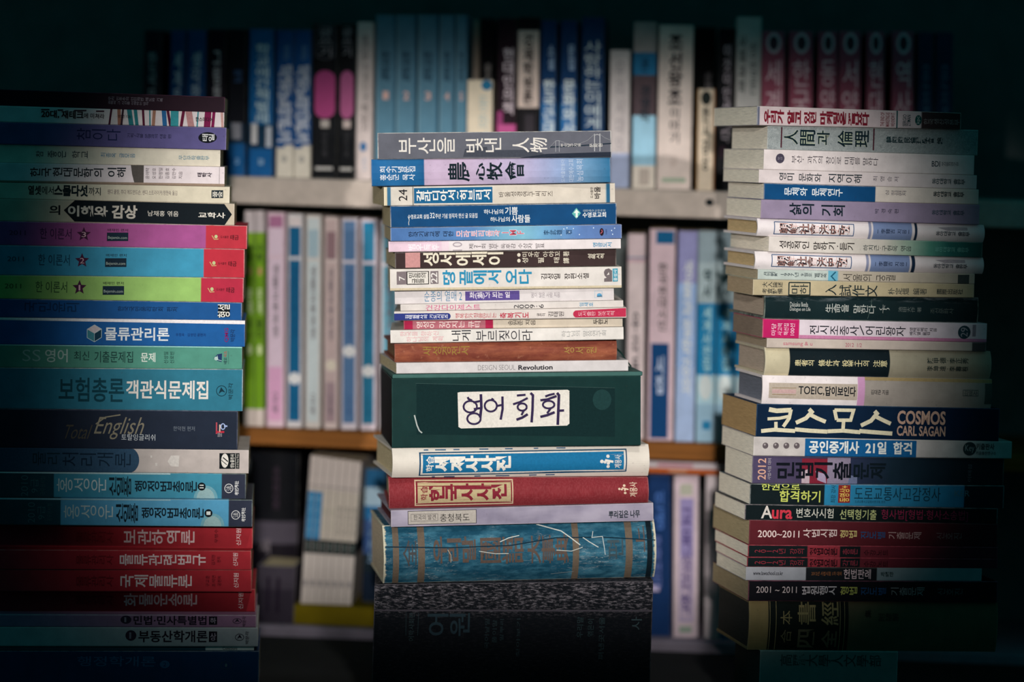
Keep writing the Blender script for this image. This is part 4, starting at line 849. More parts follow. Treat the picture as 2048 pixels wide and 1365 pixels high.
C('textbook', 'dark purple textbook with a torn red and lilac collage', D4, (330, 1920, 174, 186, 340, 352), grad((330, '#4c4460'), (640, '#443c56'), (950, '#28304a'), (1200, '#182a38'), (1920, '#14262e')), [
    Q(640, 190, 340, 800, 192, 342, '#7a2334'), Q(800, 185, 342, 945, 186, 343, '#8a7f94'), P([(640, 270), (690, 250), (690, 340), (640, 338)], '#b8a4ae', 'printed_panel'), P([(725, 265), (790, 285), (795, 340), (740, 320)], '#a494ae', 'printed_panel'), P([(945, 290), (990, 300), (990, 343), (930, 343)], '#6a7290', 'printed_panel'),
    T('V', '2012', 365, 190, 416, 318, '#cfa08c', .02, 'edition_year'), T('V', '사법시험 대비', 426, 190, 448, 318, '#aaa4ac', 0, 'subtitle'), T('R', '민법기출', 480, 208, 950, 318, '#10141c', .05), T('R', '문제', 965, 215, 1170, 315, '#0e1a22', .05), T('V', '이태섭', 1690, 225, 1715, 330, '#5a646a', 0, 'author')], side=155, pages=PG, edge=.3, rec=.003)
C('textbook', 'textbook half black with yellow lettering and half cyan', D4, (315, 1920, 341, 352, 472, 499), bands((315, '#121d20'), (785, '#2a7ea6'), (1665, '#142630')), [
    T('H', '한권으로', 385, 335, 626, 382, '#c9d268', .025), T('H', '합격하기', 500, 384, 756, 458, '#c9d268', .03), T('V', '최강 강사', 822, 348, 852, 462, '#183a4a', .01, 'subtitle'), RC(868, 348, 943, 462, '#8a2a28'), T('V', '동영상+', 876, 352, 938, 456, '#dcbc60', .03, 'subtitle'), T('H', '도로교통사고감정사', 970, 362, 1515, 450, '#14384a', .0), T('H', '도로교통사고감정사연구회 편저', 975, 447, 1165, 464, '#14384a', .0, 'author'), T('H', 'KER', 1605, 383, 1700, 420, '#4f7c8a', .0, 'publisher_mark')], side=115, pages=PG, edge=.5, edgecol='#cfd6d6')
C('textbook', 'thin black textbook with a white and red Latin word and pink lettering', D4, (283, 1880, 480, 508, 570, 597), '#111b1e', [
    T('H', 'A', 385, 489, 455, 562, '#d6cec6', .03), T('H', 'ura', 452, 512, 580, 566, '#cc3a4a', .05), T('H', '변호사시험', 605, 504, 838, 560, '#d0cdc2', .015), T('H', '선택형기출', 878, 511, 1110, 570, '#c2c88a', .015), T('H', '형사법[형법·형사소송법]', 1140, 515, 1690, 580, '#962a4e', .0)], side=90, pages=PG, edge=.8, edgecol='#b4a8ac')
DR = '#5a2028'
C('textbook', 'dark maroon textbook with a white year range and mixed coloured lettering', D4, (310, 1880, 576, 598, 728, 742), DR, [
    T('H', '2000~2011', 365, 640, 625, 683, '#e8d0cc', .02, 'edition_year'), T('R', '사법시험', 648, 630, 860, 686, '#e8d0cc', .02), T('R', '형법', 880, 639, 986, 686, '#d2c07c', .02), T('R', '진도별', 1010, 645, 1165, 692, '#235484', .02), T('R', '기출문제', 1185, 648, 1395, 694, '#c09a98', .01), T('R', '신호진', 1490, 652, 1650, 696, '#8a6868', 0, 'author')], side=78, pages='#b5a582', edge=.3, edgecol='#c0858a')
def thin_red(label, Z, q, dy, side, s2):
    C('booklet', label, Z, q, bands((q[0], '#161f22'), (675, '#96343f'), (880, '#151d20'), (1008, '#6e2833')), [
        T('R', '2012년 강의', 345, 754 + dy, 655, 788 + dy, '#9c3442', .0, 'edition_year'), T('R', '형법요론', 690, 750 + dy, 862, 797 + dy, '#2a1218', .05), T('R', s2, 895, 755 + dy, 990, 792 + dy, '#8a3442', .02), T('R', '수강노트', 1030, 762 + dy, 1180, 797 + dy, '#2a1218', .01)], side=side, pages=PG, edge=1.0, edgecol='#d05a68', cat='booklet')
thin_red('upper of the two thin red and black booklets', D4, (303, 1880, 733, 744, 805, 816), 0, 90, '총론')
thin_red('lower of the two thin red and black booklets', D5, (297, 1880, 115, 126, 172, 183), -623, 95, '각론')
C('textbook', 'pale grey textbook with a black middle panel and a web address', D5, (290, 1780, 178, 187, 258, 264), bands((290, '#a9aab2'), (663, '#1d2024'), (1115, '#8a959a')), [
    T('H', 'www.lawschool.co.kr', 335, 204, 522, 227, '#22242c', .025, 'publisher_mark'), T('H', '2012년 사법시험 1차 대비', 700, 205, 890, 230, '#a0663e', .01, 'subtitle'), T('H', '헌법판례', 903, 191, 1075, 250, '#dcc0c4', .02), T('H', '박철한', 1138, 207, 1218, 236, '#1c3c3c', .04, 'author')], side=100, pages=PG, edge=.2)
C('textbook', 'black textbook with a year range, just above the tan and black old volume', D5, (305, 1880, 263, 271, 388, 399), '#17171d', [
    T('H', '2001 ~ 2011', 355, 300, 608, 339, '#d6c4c4', 0, 'edition_year'), T('R', '법원행시', 640, 298, 858, 352, '#cfc4c8', .02), T('R', '형법', 882, 302, 988, 352, '#b9ba60', .02), T('R', '진도별', 1010, 305, 1170, 354, '#20507e', .02), T('R', '기출문제', 1200, 305, 1415, 357, '#a09696', .0), T('R', '신호진', 1495, 312, 1655, 354, '#6a6464', 0, 'author')], side=75, pages='#a8987a', edge=.7, edgecol='#b0647c')
C('dictionary', 'old tan and black thick volume with large faded Chinese characters', D5, (310, 1880, 393, 408, 700, 714), bands((310, '#80704c'), (430, '#161c1a'), (930, '#5c543f')), [
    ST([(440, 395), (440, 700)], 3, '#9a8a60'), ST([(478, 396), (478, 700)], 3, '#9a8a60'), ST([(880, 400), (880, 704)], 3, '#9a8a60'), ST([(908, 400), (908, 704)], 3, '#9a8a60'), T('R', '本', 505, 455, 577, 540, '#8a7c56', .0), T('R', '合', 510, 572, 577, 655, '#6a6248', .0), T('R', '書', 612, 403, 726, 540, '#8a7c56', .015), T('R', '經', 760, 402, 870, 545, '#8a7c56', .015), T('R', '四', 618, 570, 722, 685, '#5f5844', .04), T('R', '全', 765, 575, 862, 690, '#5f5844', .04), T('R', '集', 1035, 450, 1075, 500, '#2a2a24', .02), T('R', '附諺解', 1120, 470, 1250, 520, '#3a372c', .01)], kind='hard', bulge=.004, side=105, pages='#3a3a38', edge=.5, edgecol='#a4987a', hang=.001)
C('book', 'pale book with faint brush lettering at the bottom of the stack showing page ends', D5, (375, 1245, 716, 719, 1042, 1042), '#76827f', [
    T('R', '高麗大學人文學部', 500, 735, 1140, 800, '#3a4a4a', .02)], side=260, pages='#4a4a46', edge=.6, floor=True)
# ------------------------------------------------------------------ the bookcase behind
PB = Plane(0.0, 0.36, -3.0)
SH = .022            # how far the spines stand behind the shelf fronts
def zat(px, py): return PB.hit(px, py)[1]
z1 = zat(960, 368)                     # top of the upper shelf
z1b = zat(960, 423)
z2 = zat(960, 873)
z2b = zat(960, 907)
z3 = zat(1370, 1283)
z3b = zat(1370, 1318)
ztop = zat(960, -420)
xa, xb = PB.hit(-700, 700)[0], PB.hit(2760, 700)[0]
case = thing('bookcase', 'tall wide bookcase with a pale upper shelf and an orange wood lower shelf', 'bookcase', PB.world(0, 0, 0))
case.rotation_euler = (0, 0, PB.yaw)
def board(name, x0, x1, y0, y1, za, zb, m, bev=.002, label=None):
    v, f = box_mesh(x0, x1, y0, y1, za, zb)
    o = link_mesh(name, v, f, m, case)
    bevel(o, bev)
    if label: o['label'] = label
    return o
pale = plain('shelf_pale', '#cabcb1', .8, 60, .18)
wood = plain('shelf_wood', '#8e5a2a', .55, 6, .35, (1.5, 8, 30))
dark = plain('case_dark', '#6c7474', .8, 30, .2)
base = plain('plinth_grey', '#8a8290', .8, 50, .2)
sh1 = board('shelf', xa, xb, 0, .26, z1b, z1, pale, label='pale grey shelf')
board('shelf', xa, xb, 0, .26, z2b, z2, wood, label='orange wood shelf')
board('shelf', xa, xb, -.005, .26, z3b, z3, base, label='low grey lilac shelf')
board('back_panel', xa, xb, .26, .275, 0, ztop, dark)
board('side_panel', xa - .02, xa, 0, .275, 0, ztop, dark)
board('side_panel', xb, xb + .02, 0, .275, 0, ztop, dark)
board('top_panel', xa - .02, xb + .02, 0, .275, ztop, ztop + .02, dark)
board('plinth', xa, xb, .03, .26, 0, z3b, dark)
# knot hole in the pale shelf
kx, kz = PB.hit(1419, 405)
n = 16
V = [(kx + .0042 * math.cos(i * 2 * math.pi / n), -.0004, kz + .0036 * math.sin(i * 2 * math.pi / n)) for i in range(n)]
V += [(x * 1.0, -.0001 + .0015, z) for x, y, z in V]
F = [tuple(range(n))[::-1]] + [(i, (i + 1) % n, n + (i + 1) % n, n + i) for i in range(n)]
link_mesh('bolt_head', V, F, ink('#20282a', .8), sh1)

def bright(h, k=1.36):  # lightens pale shelf colours to stand in for light lost back there
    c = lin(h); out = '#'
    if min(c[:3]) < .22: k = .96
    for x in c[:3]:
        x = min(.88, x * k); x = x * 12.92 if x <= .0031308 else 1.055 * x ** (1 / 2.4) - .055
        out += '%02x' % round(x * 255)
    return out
GS = {1: 'books on the pale upper shelf', 2: 'books on the orange wood shelf', 3: 'books on the lowest shelf'}
def shelf_book(row, label, xb0, xb1, lean_px, ytop, stops, items=(), rec=0.0, depth=.15, name='book', cat='book', bulge=0.0, pages='#c9bb98', zbase=None, group=None, edge=.2, ybot=None):
    """an upright book: xb0..xb1 at its foot in the picture, lean_px how far its top stands to the right, ytop its top row"""
    z0 = zbase if zbase is not None else {1: z1, 2: z2, 3: z3}[row]
    d = SH + rec
    yb = {1: 355 + (xb0 - 490) * .0335, 2: 858 + (xb0 - 490) * .038, 3: 1245 + (xb0 - 600) * .05}[row] if ybot is None else ybot
    a0, _ = PB.hit(xb0, yb, d); a1, _ = PB.hit(xb1, yb, d)
    t0, zt = PB.hit(xb0 + lean_px, ytop, d)
    t0b, zfoot = PB.hit(xb0, yb, d)
    w = a1 - a0; h = max(.05, zt - z0)
    ang = math.atan2(t0 - t0b, zt - zfoot)          # to the right when positive
    lift = abs(math.sin(ang)) * w + .0001
    w *= .985
    root = thing(name, label, cat, PB.world(0, 0, 0), group or GS[row])
    foot = a0 if ang <= 0 else a1 - (a1 - a0) * .015
    # keep the lower corner on the shelf
    root.matrix_world = Matrix.Translation(PB.world(a0 if ang >= 0 else a0, d, z0 + .0001 + (w * math.sin(ang) if ang > 0 else 0))) @ Matrix.Rotation(PB.yaw, 4, 'Z') @ Matrix.Rotation(ang, 4, 'Y')
    r = min(.001, w * .2)
    prof = []
    for i in range(13):
        v = i / 12; e = min(v, 1 - v) * w
        y = bulge * (2 * v - 1) ** 2 + (r - math.sqrt(max(0, r * r - (r - e) ** 2)) if e < r and bulge == 0 else 0)
        prof.append((v * w, y))
    def front(x):
        v = min(max(x / w, 0), 1); return bulge * (2 * v - 1) ** 2
    th = .0006 if bulge == 0 else .002
    full = [(0, depth)] + prof + [(w, depth)]
    V, F, UV = [], [], []
    n = len(full)
    for z, u in ((0, 0), (h, 1)):
        for (x, y) in full:
            V.append((x, y, z)); UV.append((u, x / w if y < depth else (-5 if x == 0 else 6)))
        for (x, y) in full:
            V.append((th + x * (w - 2 * th) / w, y + (th if y < depth else 0), z)); UV.append((u, .5))
    for i in range(n - 1):
        F.append((i, i + 1, 2 * n + i + 1, 2 * n + i)); F.append((n + i + 1, n + i, 3 * n + i, 3 * n + i + 1))
        F.append((i + 1, i, n + i, n + i + 1)); F.append((2 * n + i, 2 * n + i + 1, 3 * n + i + 1, 3 * n + i))
    F.append((n, 0, 2 * n, 3 * n)); F.append((n - 1, 2 * n - 1, 4 * n - 1, 3 * n - 1))
    st = [(0, stops)] if isinstance(stops, str) else stops
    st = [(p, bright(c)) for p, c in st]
    link_mesh('cover', V, F, cover('shelf_%s_%d' % (name, len(bpy.data.materials)), st, h, w, edge), root, uvs=UV)
    in_ = .0004 if bulge == 0 else .002
    v, f = box_mesh(th, w - th, max(.002, bulge), depth - .001, in_, h - in_)
    link_mesh('page_block', v, f, paper(pages), root)
    # printing: items are (kind, text, v0, v1 height shares, u0, u1 width shares, colour, weight, part)
    G = {}
    for k, it in enumerate(items):
        kind, s, h0, h1, u0, u1, col, wt, part = it
        own = k if part == 'printed_panel' and (h1 - h0) * (u1 - u0) > .012 else None
        g = G.setdefault((part, own), dict(V=[], F=[], M=[], mats=[]))
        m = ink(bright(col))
        if m not in g['mats']: g['mats'].append(m)
        mi = g['mats'].index(m)
        if kind == 'box':
            vs, fs = [(0, 0), (1, 0), (1, 1), (0, 1)], [(0, 1, 2, 3)]
        elif kind == 'round':
            vs = [(.5 + .5 * math.cos(i * math.pi / 14), .5 + .5 * math.sin(i * math.pi / 14)) for i in range(28)]; fs = [tuple(range(28))]
        elif kind == 'pill':
            vs = [(.5 + .5 * math.cos(i * math.pi / 12), .82 + .18 * math.sin(i * math.pi / 12)) for i in range(13)] + [(.5 + .5 * math.cos(math.pi + i * math.pi / 12), .18 + .18 * math.sin(math.pi + i * math.pi / 12)) for i in range(13)]
            fs = [tuple(range(26))]
        elif kind == 'col':       # characters set one below another
            vs, fs = [], []; y = 0
            for ch in s:
                if ch == ' ': y -= .5; continue
                a, b = glyph(ch, wt)
                if not a: continue
                nn = len(vs); bb = bounds(a)
                vs += [(p[0] - (bb[0] + bb[2]) / 2, p[1] + y) for p in a]; fs += [tuple(i + nn for i in q) for q in b]; y -= 1.0
        else:                     # 'turn': whole line turned a quarter, reading downwards
            a, fs = glyph(s, wt); vs = [(p[1], -p[0]) for p in a]
        b = bounds(vs); nn = len(g['V'])
        for (x, y) in vs:
            X = (u0 + (x - b[0]) / (b[2] - b[0]) * (u1 - u0)) * w; Z_ = (h0 + (y - b[1]) / (b[3] - b[1]) * (h1 - h0)) * h
            g['V'].append((X, front(X) - .00025 - .00003 * k, Z_))
        g['F'] += [tuple(i + nn for i in q) for q in fs]; g['M'] += [mi] * len(fs)
    for (part, own), g in G.items():
        link_mesh(PART_NAMES.get(part, part), g['V'], g['F'], g['mats'], root, fmat=g['M'])
    return root

def ti(s, h0, h1, u0, u1, c, w=.03, part='title'): return ('col', s, h0, h1, u0, u1, c, w, part)
def bx(h0, h1, u0, u1, c, part='printed_panel'): return ('box', '', h0, h1, u0, u1, c, 0, part)
def rd(h0, h1, u0, u1, c, part='printed_mark'): return ('round', '', h0, h1, u0, u1, c, 0, part)
def bs(*c):
    out = []
    for i, (p, col) in enumerate(c):
        if i: out.append((p, c[i - 1][1]))
        out.append((p, col))
    return out

# upper shelf
R = 1
shelf_book(R, 'dark book with grey lettering near the shaded end of the pale shelf', 283, 318, 6, 60, '#2a2430', [ti('한국문예', .35, .85, .25, .75, '#9a9498')])
shelf_book(R, 'first dark blue narrow book beside the dark grey lettered one', 336, 366, 6, 60, '#1c4f86', [ti('세계문학', .35, .85, .25, .75, '#b9c4d0')])
shelf_book(R, 'wider dark blue book between a narrow blue one and a black one', 370, 407, 6, 60, '#1d5590', [ti('생각하는책', .3, .85, .25, .75, '#b9c4d0')])
shelf_book(R, 'black book with white column lettering just above the striped stack top', 412, 448, 5, 58, '#221a26', [ti('그림책세상', .25, .85, .3, .72, '#c4bcc0')])
shelf_book(R, 'near black book with blue foot and small grey picture', 455, 490, 3, 58, bs((0, '#1a62a0'), (.22, '#20364c'), (.36, '#1a1c24')), [bx(.25, .36, .2, .75, '#8a8890', 'picture'), ti('학교', .64, .72, .3, .8, '#4a6fa0'), ti('길', .08, .12, .4, .65, '#8fb4d8', .01, 'publisher_mark')])
shelf_book(R, 'blue book with white brush lettering and a white figure picture near its foot', 497, 545, 3, 58, bs((0, '#1a66a8'), (.19, '#1f6a9c'), (.36, '#1f6fb0'), (1, '#184a80')), [bx(.19, .35, .02, .98, '#1f3f5a', 'picture'), bx(.22, .36, .1, .35, '#c9c4c4', 'picture'), bx(.2, .34, .72, .95, '#b9bcc4', 'picture'), ti('학교에간책벌레', .36, .9, .25, .85, '#b9cfe4', .03), ti('길', .08, .12, .4, .62, '#a9c8e4', .01, 'publisher_mark')])
for i, (x0, x1, t) in enumerate(((552, 586, '세계한국문고'), (587, 621, '세계한국를문고'))):
    shelf_book(R, ['first', 'second'][i] + ' of two blue and cream books with bold outlined white letters', x0, x1, 2, 60, bs((0, '#cfc6b8'), (.22, '#1c5a9c'), (1, '#164478')), [ti(t, .24, .76, .08, .92, '#e2dfe2', .12), ti(t, .245, .755, .13, .87, '#2a68ac', .0), rd(.1, .15, .3, .65, '#a9a49c'), ('pill', '', .2, .235, .0, .5, '#1c5a9c', 0, 'printed_panel'), ti('신간', .80, .9, .4, .75, '#7fa8d0', .02, 'volume_number')])
shelf_book(R, 'wide black book with a tall pink rounded panel', 623, 673, 3, 48, '#17191d', [('pill', '', .39, .70, .1, .92, '#c4528e', 0, 'printed_panel'), ('pill', '', .77, 1.0, .1, .92, '#6a6870', 0, 'printed_panel'), ('pill', '', .775, .995, .14, .88, '#22242a', 0, 'printed_panel'), ti('글쓰기', .79, .98, .25, .78, '#8a868c', .02), bx(.33, .38, .35, .7, '#a9a09a', 'picture'), ti('이야기책', .14, .30, .42, .6, '#5a585c', 0, 'author'), bx(.055, .075, .15, .85, '#b9b4b0', 'publisher_mark')])
shelf_book(R, 'narrower black book with a pink rounded panel beside the beige white one', 675, 709, 3, 48, '#17191d', [('pill', '', .39, .70, .12, .9, '#c86a9c', 0, 'printed_panel'), ti('글쓰기', .79, .98, .2, .78, '#8a868c', .02), bx(.33, .38, .3, .75, '#b9a8a4', 'picture'), ti('이야기책', .14, .30, .4, .62, '#5a585c', 0, 'author'), bx(.055, .075, .15, .85, '#b9b4b0', 'publisher_mark')])
shelf_book(R, 'pinkish white book beside the row of grey blue volumes', 711, 744, 4, 44, '#c6b8b4', [ti('삶과나무', .76, .92, .3, .7, '#8a7a7c'), ti('아름다운', .5, .74, .4, .75, '#8a8280', .0), ti('책읽기', .3, .48, .3, .7, '#6a6060', .01), rd(.18, .24, .25, .65, '#3a78b0'), ti('문고', .06, .14, .4, .65, '#7f9fc0', .0, 'publisher_mark')], edge=.4)
ser = [(750, 790, 'first and widest of the grey blue series beside the pinkish white book'), (791, 831, 'second of the grey blue series'), (834, 875, 'third of the grey blue series'), (877, 908, 'fourth of the grey blue series'), (910, 932, 'last and narrowest of the grey blue series, beside the cream book')]
for i, (x0, x1, lb) in enumerate(ser):
    shelf_book(R, lb, x0, x1, 3, 30, bs((0, '#628fa6'), (1, '#4f8098')), [bx(0, 1, .0, .1, '#7aa2b4', 'printed_panel'), bx(0, 1, .9, 1.0, '#44718c', 'printed_panel'), ti('한국문학', .60, .78, .25, .75, '#2a4a60', .05), ti(str(i + 1), .49, .54, .35, .65, '#c9a49c', .05, 'volume_number')], group='grey blue series on the pale upper shelf')
shelf_book(R, 'cream short book with a small blue round mark', 933, 984, 2, 160, '#d2c4ae', [ti('동화나라', .15, .85, .45, .85, '#a9b4b0', .01), rd(.9, 1.0, .55, .98, '#2f7faa')], rec=-.008, depth=.10)
shelf_book(R, 'slim tan book rising behind the cream short one', 933, 956, 2, 40, '#b8a898', [ti('시', .45, .5, .1, .7, '#5a5048', .04)], rec=.105, depth=.09)
shelf_book(R, 'black book with small white lettering rising behind the cream short one', 958, 986, 2, 36, '#1b1d22', [ti('좋은생각', .5, .72, .4, .8, '#c4beba', .02)], rec=.105, depth=.09)
shelf_book(R, 'dark maroon book with white lettering and a pink foot', 993, 1031, 3, 36, bs((0, '#c43f86'), (.36, '#2a1a24'), (1, '#281a24')), [ti('현대인의책', .42, .82, .3, .85, '#c9b9c0', .03), bx(.31, .36, .02, .98, '#d0609c'), bx(.36, .44, .0, .3, '#a84a80')])
shelf_book(R, 'dark book wrapped with a tall cream label of black characters', 1034, 1076, 3, 34, '#1c1a1e', [bx(.46, .92, .0, 1.0, '#cbb8ae', 'label_sticker'), ti('경제학원론', .48, .90, .25, .72, '#2a2428', .06), bx(.28, .42, .35, .8, '#3f3a40', 'author')])
for i, (x0, x1) in enumerate(((1080, 1111), (1119, 1152))):
    shelf_book(R, ['first', 'second'][i] + ' of two blue books with stacked white letters beside the handwritten navy one', x0, x1, 3, 40, bs((0, '#2f74b4'), (.5, '#1a5a98'), (.62, '#154070'), (1, '#123a66')), [ti(['한국근대사', '문화와사회'][i], .22, .64, .15, .92, '#c9d4e2', .05), ti(['소설', '문집'][i], .70, .85, .45, .85, '#9fb8d4', .03, 'subtitle')])
shelf_book(R, 'navy book with white handwritten lettering', 1162, 1207, 2, 34, bs((0, '#2a6aa8'), (.3, '#16406e'), (1, '#122c4c')), [ti('사랑하는이에게', .34, .86, .12, .88, '#c4d0dc', .0), bx(.22, .3, .25, .7, '#7fa4c8', 'author')])
shelf_book(R, 'pale grey lettered book lower than its neighbours beside the banded teal one', 1218, 1258, 3, 100, bs((0, '#9aa4c0'), (.25, '#b9b0ae'), (1, '#a49c9c')), [ti('우리시대의', .25, .92, .3, .72, '#8a8488', .01)], edge=.4)
shelf_book(R, 'banded book, white foot and pale blue, brown and teal bands', 1264, 1310, 4, 44, bs((0, '#cfc4b8'), (.14, '#8fb8cc'), (.44, '#5a4a50'), (.68, '#2a7aa8'), (.82, '#9a908e')), [ti('경영학', .4, .62, .3, .75, '#22303a', .04), ti('론', .70, .78, .35, .7, '#1a4a6a', .04), bx(.02, .12, .3, .75, '#b0a49a', 'publisher_mark')])
shelf_book(R, 'wide off-white book with black brush calligraphy', 1313, 1382, 6, 50, '#c9bab2', [ti('조선왕조', .52, .94, .28, .7, '#24242a', .06), ti('이야기', .28, .5, .35, .65, '#4a4548', .03), ti('글', .14, .2, .35, .6, '#b4a49c', .01, 'author'), bx(.045, .07, .15, .85, '#8fa08c', 'publisher_mark')], depth=.16)
shelf_book(R, 'narrow tan-edged short book with vertical Chinese-style lettering', 1392, 1428, 3, 178, '#c4b4a0', [bx(0, 1, .0, .08, '#9a7040'), bx(0, 1, .92, 1, '#9a6a44'), ti('한시감상', .2, .82, .3, .7, '#2a3230', .05), rd(.84, .98, .2, .8, '#2a302e')], rec=-.004, depth=.11)
shelf_book(R, 'black book with tiny white writing behind the tan-edged short one', 1386, 1430, 3, 54, '#15191b', [ti('산책', .6, .72, .5, .8, '#a9a4a8', .02)], rec=.112, depth=.09)
shelf_book(R, 'black book with white script beside the light grey one', 1432, 1466, 6, 56, '#17171b', [ti('이것이인생이다', .3, .9, .3, .75, '#b4a8b0', .0), rd(.2, .28, .1, .6, '#3a2a34')])
shelf_book(R, 'light grey book with two columns of dark lettering', 1468, 1518, 6, 34, '#b0aca8', [ti('사회과학', .56, .9, .1, .4, '#3a4444', .03), ti('방법론', .56, .86, .55, .85, '#5a6464', .01)], edge=.4)
for i, (x0, x1) in enumerate(((1522, 1568), (1577, 1624), (1635, 1673), (1677, 1720), (1732, 1767), (1783, 1826))):
    shelf_book(R, ['first', 'second', 'third', 'fourth', 'fifth', 'sixth'][i] + ' counting from the light grey book, of the rose red set with pale lettering', x0, x1, 2, 62, bs((0, '#a4566a'), (1, '#8a4458')), [ti(['세계명작', '한국명작', '동양고전', '서양고전', '현대소설', '역사소설'][i], .12, .82, .15, .88, '#d2b4bc', .0), rd(.86, .99, .2, .85, '#b9a8b0'), rd(.88, .97, .32, .72, '#4a3a44')], group='rose red set on the pale upper shelf')
for i, (x0, x1) in enumerate(((1834, 1866), (1870, 1905))):
    shelf_book(R, ['first', 'second'][i] + ' dim navy book after the rose red set', x0, x1, 2, 64, '#1c3450', [ti('문집', .5, .8, .3, .75, '#4a6f8a')])

# wooden shelf
R = 2
for i, (x0, x1) in enumerate(((488, 508), (509, 528))):
    shelf_book(R, ['outer', 'inner'][i] + ' of two bright green books beside the pale pink one', x0, x1, 1, 422, bs((0, '#c9bcb4'), (.08, '#7fb028'), (.85, '#88b430'), (.9, '#b9aeb0')), [rd(.70, .74, .3, .75, '#d2a070'), ti('수학', .76, .85, .2, .8, '#2f4a24', .05), ti('문제', .52, .64, .25, .8, '#c4d0a0', .04), ti('풀이', .40, .50, .2, .8, '#3a5a20', .05), rd(.33, .38, .25, .8, '#c4d49a')])
mid = [(533, 568, 425, '#d2b8c4', '#c07aa4', '#b58aa4', 'pale pink book with a pink head band', None, None),
       (573, 604, 428, '#c8c4c6', '#1d6c9c', '#cfc4c4', 'strong blue book with a white dot near its foot', .23, '#e0d6d4'),
       (610, 641, 430, '#c9c2bc', '#8fa8b0', '#b9c4c4', 'pale grey book with soft blue lettering', None, None),
       (647, 675, 434, '#c9b8b4', '#9a7a80', '#8f7a80', 'mauve brown banded narrow book', .30, '#d8c8b8'),
       (681, 714, 436, '#c8c0c8', '#5f84b0', '#6f94c0', 'soft blue book with a pale dot a little higher', .37, '#dcd8d4'),
       (720, 752, 438, '#c9bcc4', '#2f7fa4', '#2a86b0', 'teal blue book with a small white dot, beside the half hidden one', .28, '#dcd8d8'),
       (760, 796, 442, '#c4bcc0', '#6aa4b8', '#7fb0c0', 'pale teal book half hidden by the middle stack', .27, '#d8d4d4')]
for x0, x1, yt, edgec, a, b, lb, dot, dc in mid:
    its = [bx(.03, .985, .12, .86, a), bx(.94, .985, .12, .86, b)]
    if lb.startswith('pale pink'): its = [bx(.03, .93, .1, .88, '#d6bccb'), bx(.93, .985, .1, .88, '#bf7fa6'), bx(.03, .28, .1, .88, '#cf9cbc')]
    if lb.startswith('pale grey'): its = [bx(.03, .985, .12, .86, '#bcc6c8'), bx(.8, .93, .15, .82, '#9ab0ba')]
    if lb.startswith('mauve'): its = [bx(.03, .985, .12, .86, '#b9a4a2'), bx(.8, .93, .15, .82, '#a08086'), bx(.03, .22, .15, .82, '#9a848a')]
    its += [bx(.785, .80, .0, 1, edgec)]
    lc = {'strong': '#1a5c8a', 'soft b': '#4a6a9c', 'teal b': '#226a90'}.get(lb[:6], '#7a7078')
    its += [ti('생활교육과정', .42, .76, .32, .66, lc, .04), ti('교육', .06, .16, .35, .65, lc, .03, 'publisher_mark')]
    if dot: its += [rd(dot - .028, dot + .028, .12, .9, dc, 'printed_mark')]
    shelf_book(R, lb, x0, x1, 2, yt, edgec, its, edge=.3)
shelf_book(R, 'pinkish white narrow book just beside the middle stack', 1252, 1287, 4, 468, bs((0, '#cdbcbc'), (.86, '#bfa0a8'), (.88, '#7f98b0'), (.89, '#c9b4b8')), [ti('우리들', .3, .62, .3, .7, '#5a5458', .04)], ybot=884)
shelf_book(R, 'cream and navy book with a white lettered dark blue lower half', 1294, 1346, 6, 458, bs((0, '#c9b0b8'), (1, '#c6b4ae')), [bx(.01, .46, .1, .8, '#174a80'), bx(.93, .99, .25, .95, '#1d6a9c'), ti('한국현대시인', .52, .84, .35, .7, '#5a5450', .04), ti('시집', .22, .40, .3, .6, '#b0bcd4', .05, 'subtitle')], depth=.16)
shelf_book(R, 'lilac blue book with a column of white letters', 1349, 1388, 8, 462, bs((0, '#9aaed0'), (.35, '#8ea8d0'), (.75, '#8c8cb8'), (1, '#8a80a8')), [ti('생활과철학강의', .22, .86, .3, .78, '#cfd8ea', .03)])
for i, (x0, x1) in enumerate(((1391, 1428), (1430, 1466), (1468, 1500))):
    shelf_book(R, ['first', 'second', 'third'][i] + ' of the grey and bright blue set, counting from the lilac blue book', x0, x1, 6, 462, bs((0, '#8fb0c4'), (.18, '#a4c4d0'), (.32, '#2290c8'), (.66, '#9fb0b4'), (.85, '#8a9ca4')), [ti('세계사전집', .34, .64, .3, .78, '#a9d4ea', .03), rd(.2, .32, .15, .85, '#c9dce0'), ti('역사', .68, .82, .3, .75, '#2f4a50', .06), bx(.06, .10, .35, .8, '#2a90c4', 'publisher_mark')], group='grey and bright blue set on the orange wood shelf')

# lowest shelf
R = 3
low = z3
shelf_book(R, 'short dusky purple book at the foot of the dark shelf corner', 512, 588, 4, 1132, bs((0, '#3a3440'), (.6, '#4a4450'), (1, '#6a6470')), [bx(.2, .8, .25, .6, '#2a2030')], ybot=1240, rec=-.015, depth=.09, bulge=.003)
shelf_book(R, 'tall black book with faint violet lettering behind the short dusky one', 492, 592, 6, 902, bs((0, '#201c24'), (.42, '#5a5460'), (.56, '#17191e'), (1, '#1d1a22')), [ti('국어대사전', .64, .9, .5, .62, '#5a4658', .02), ti('새', .36, .45, .25, .45, '#8a8088', .03, 'volume_number')], ybot=1240, rec=.08, depth=.14, bulge=.006)
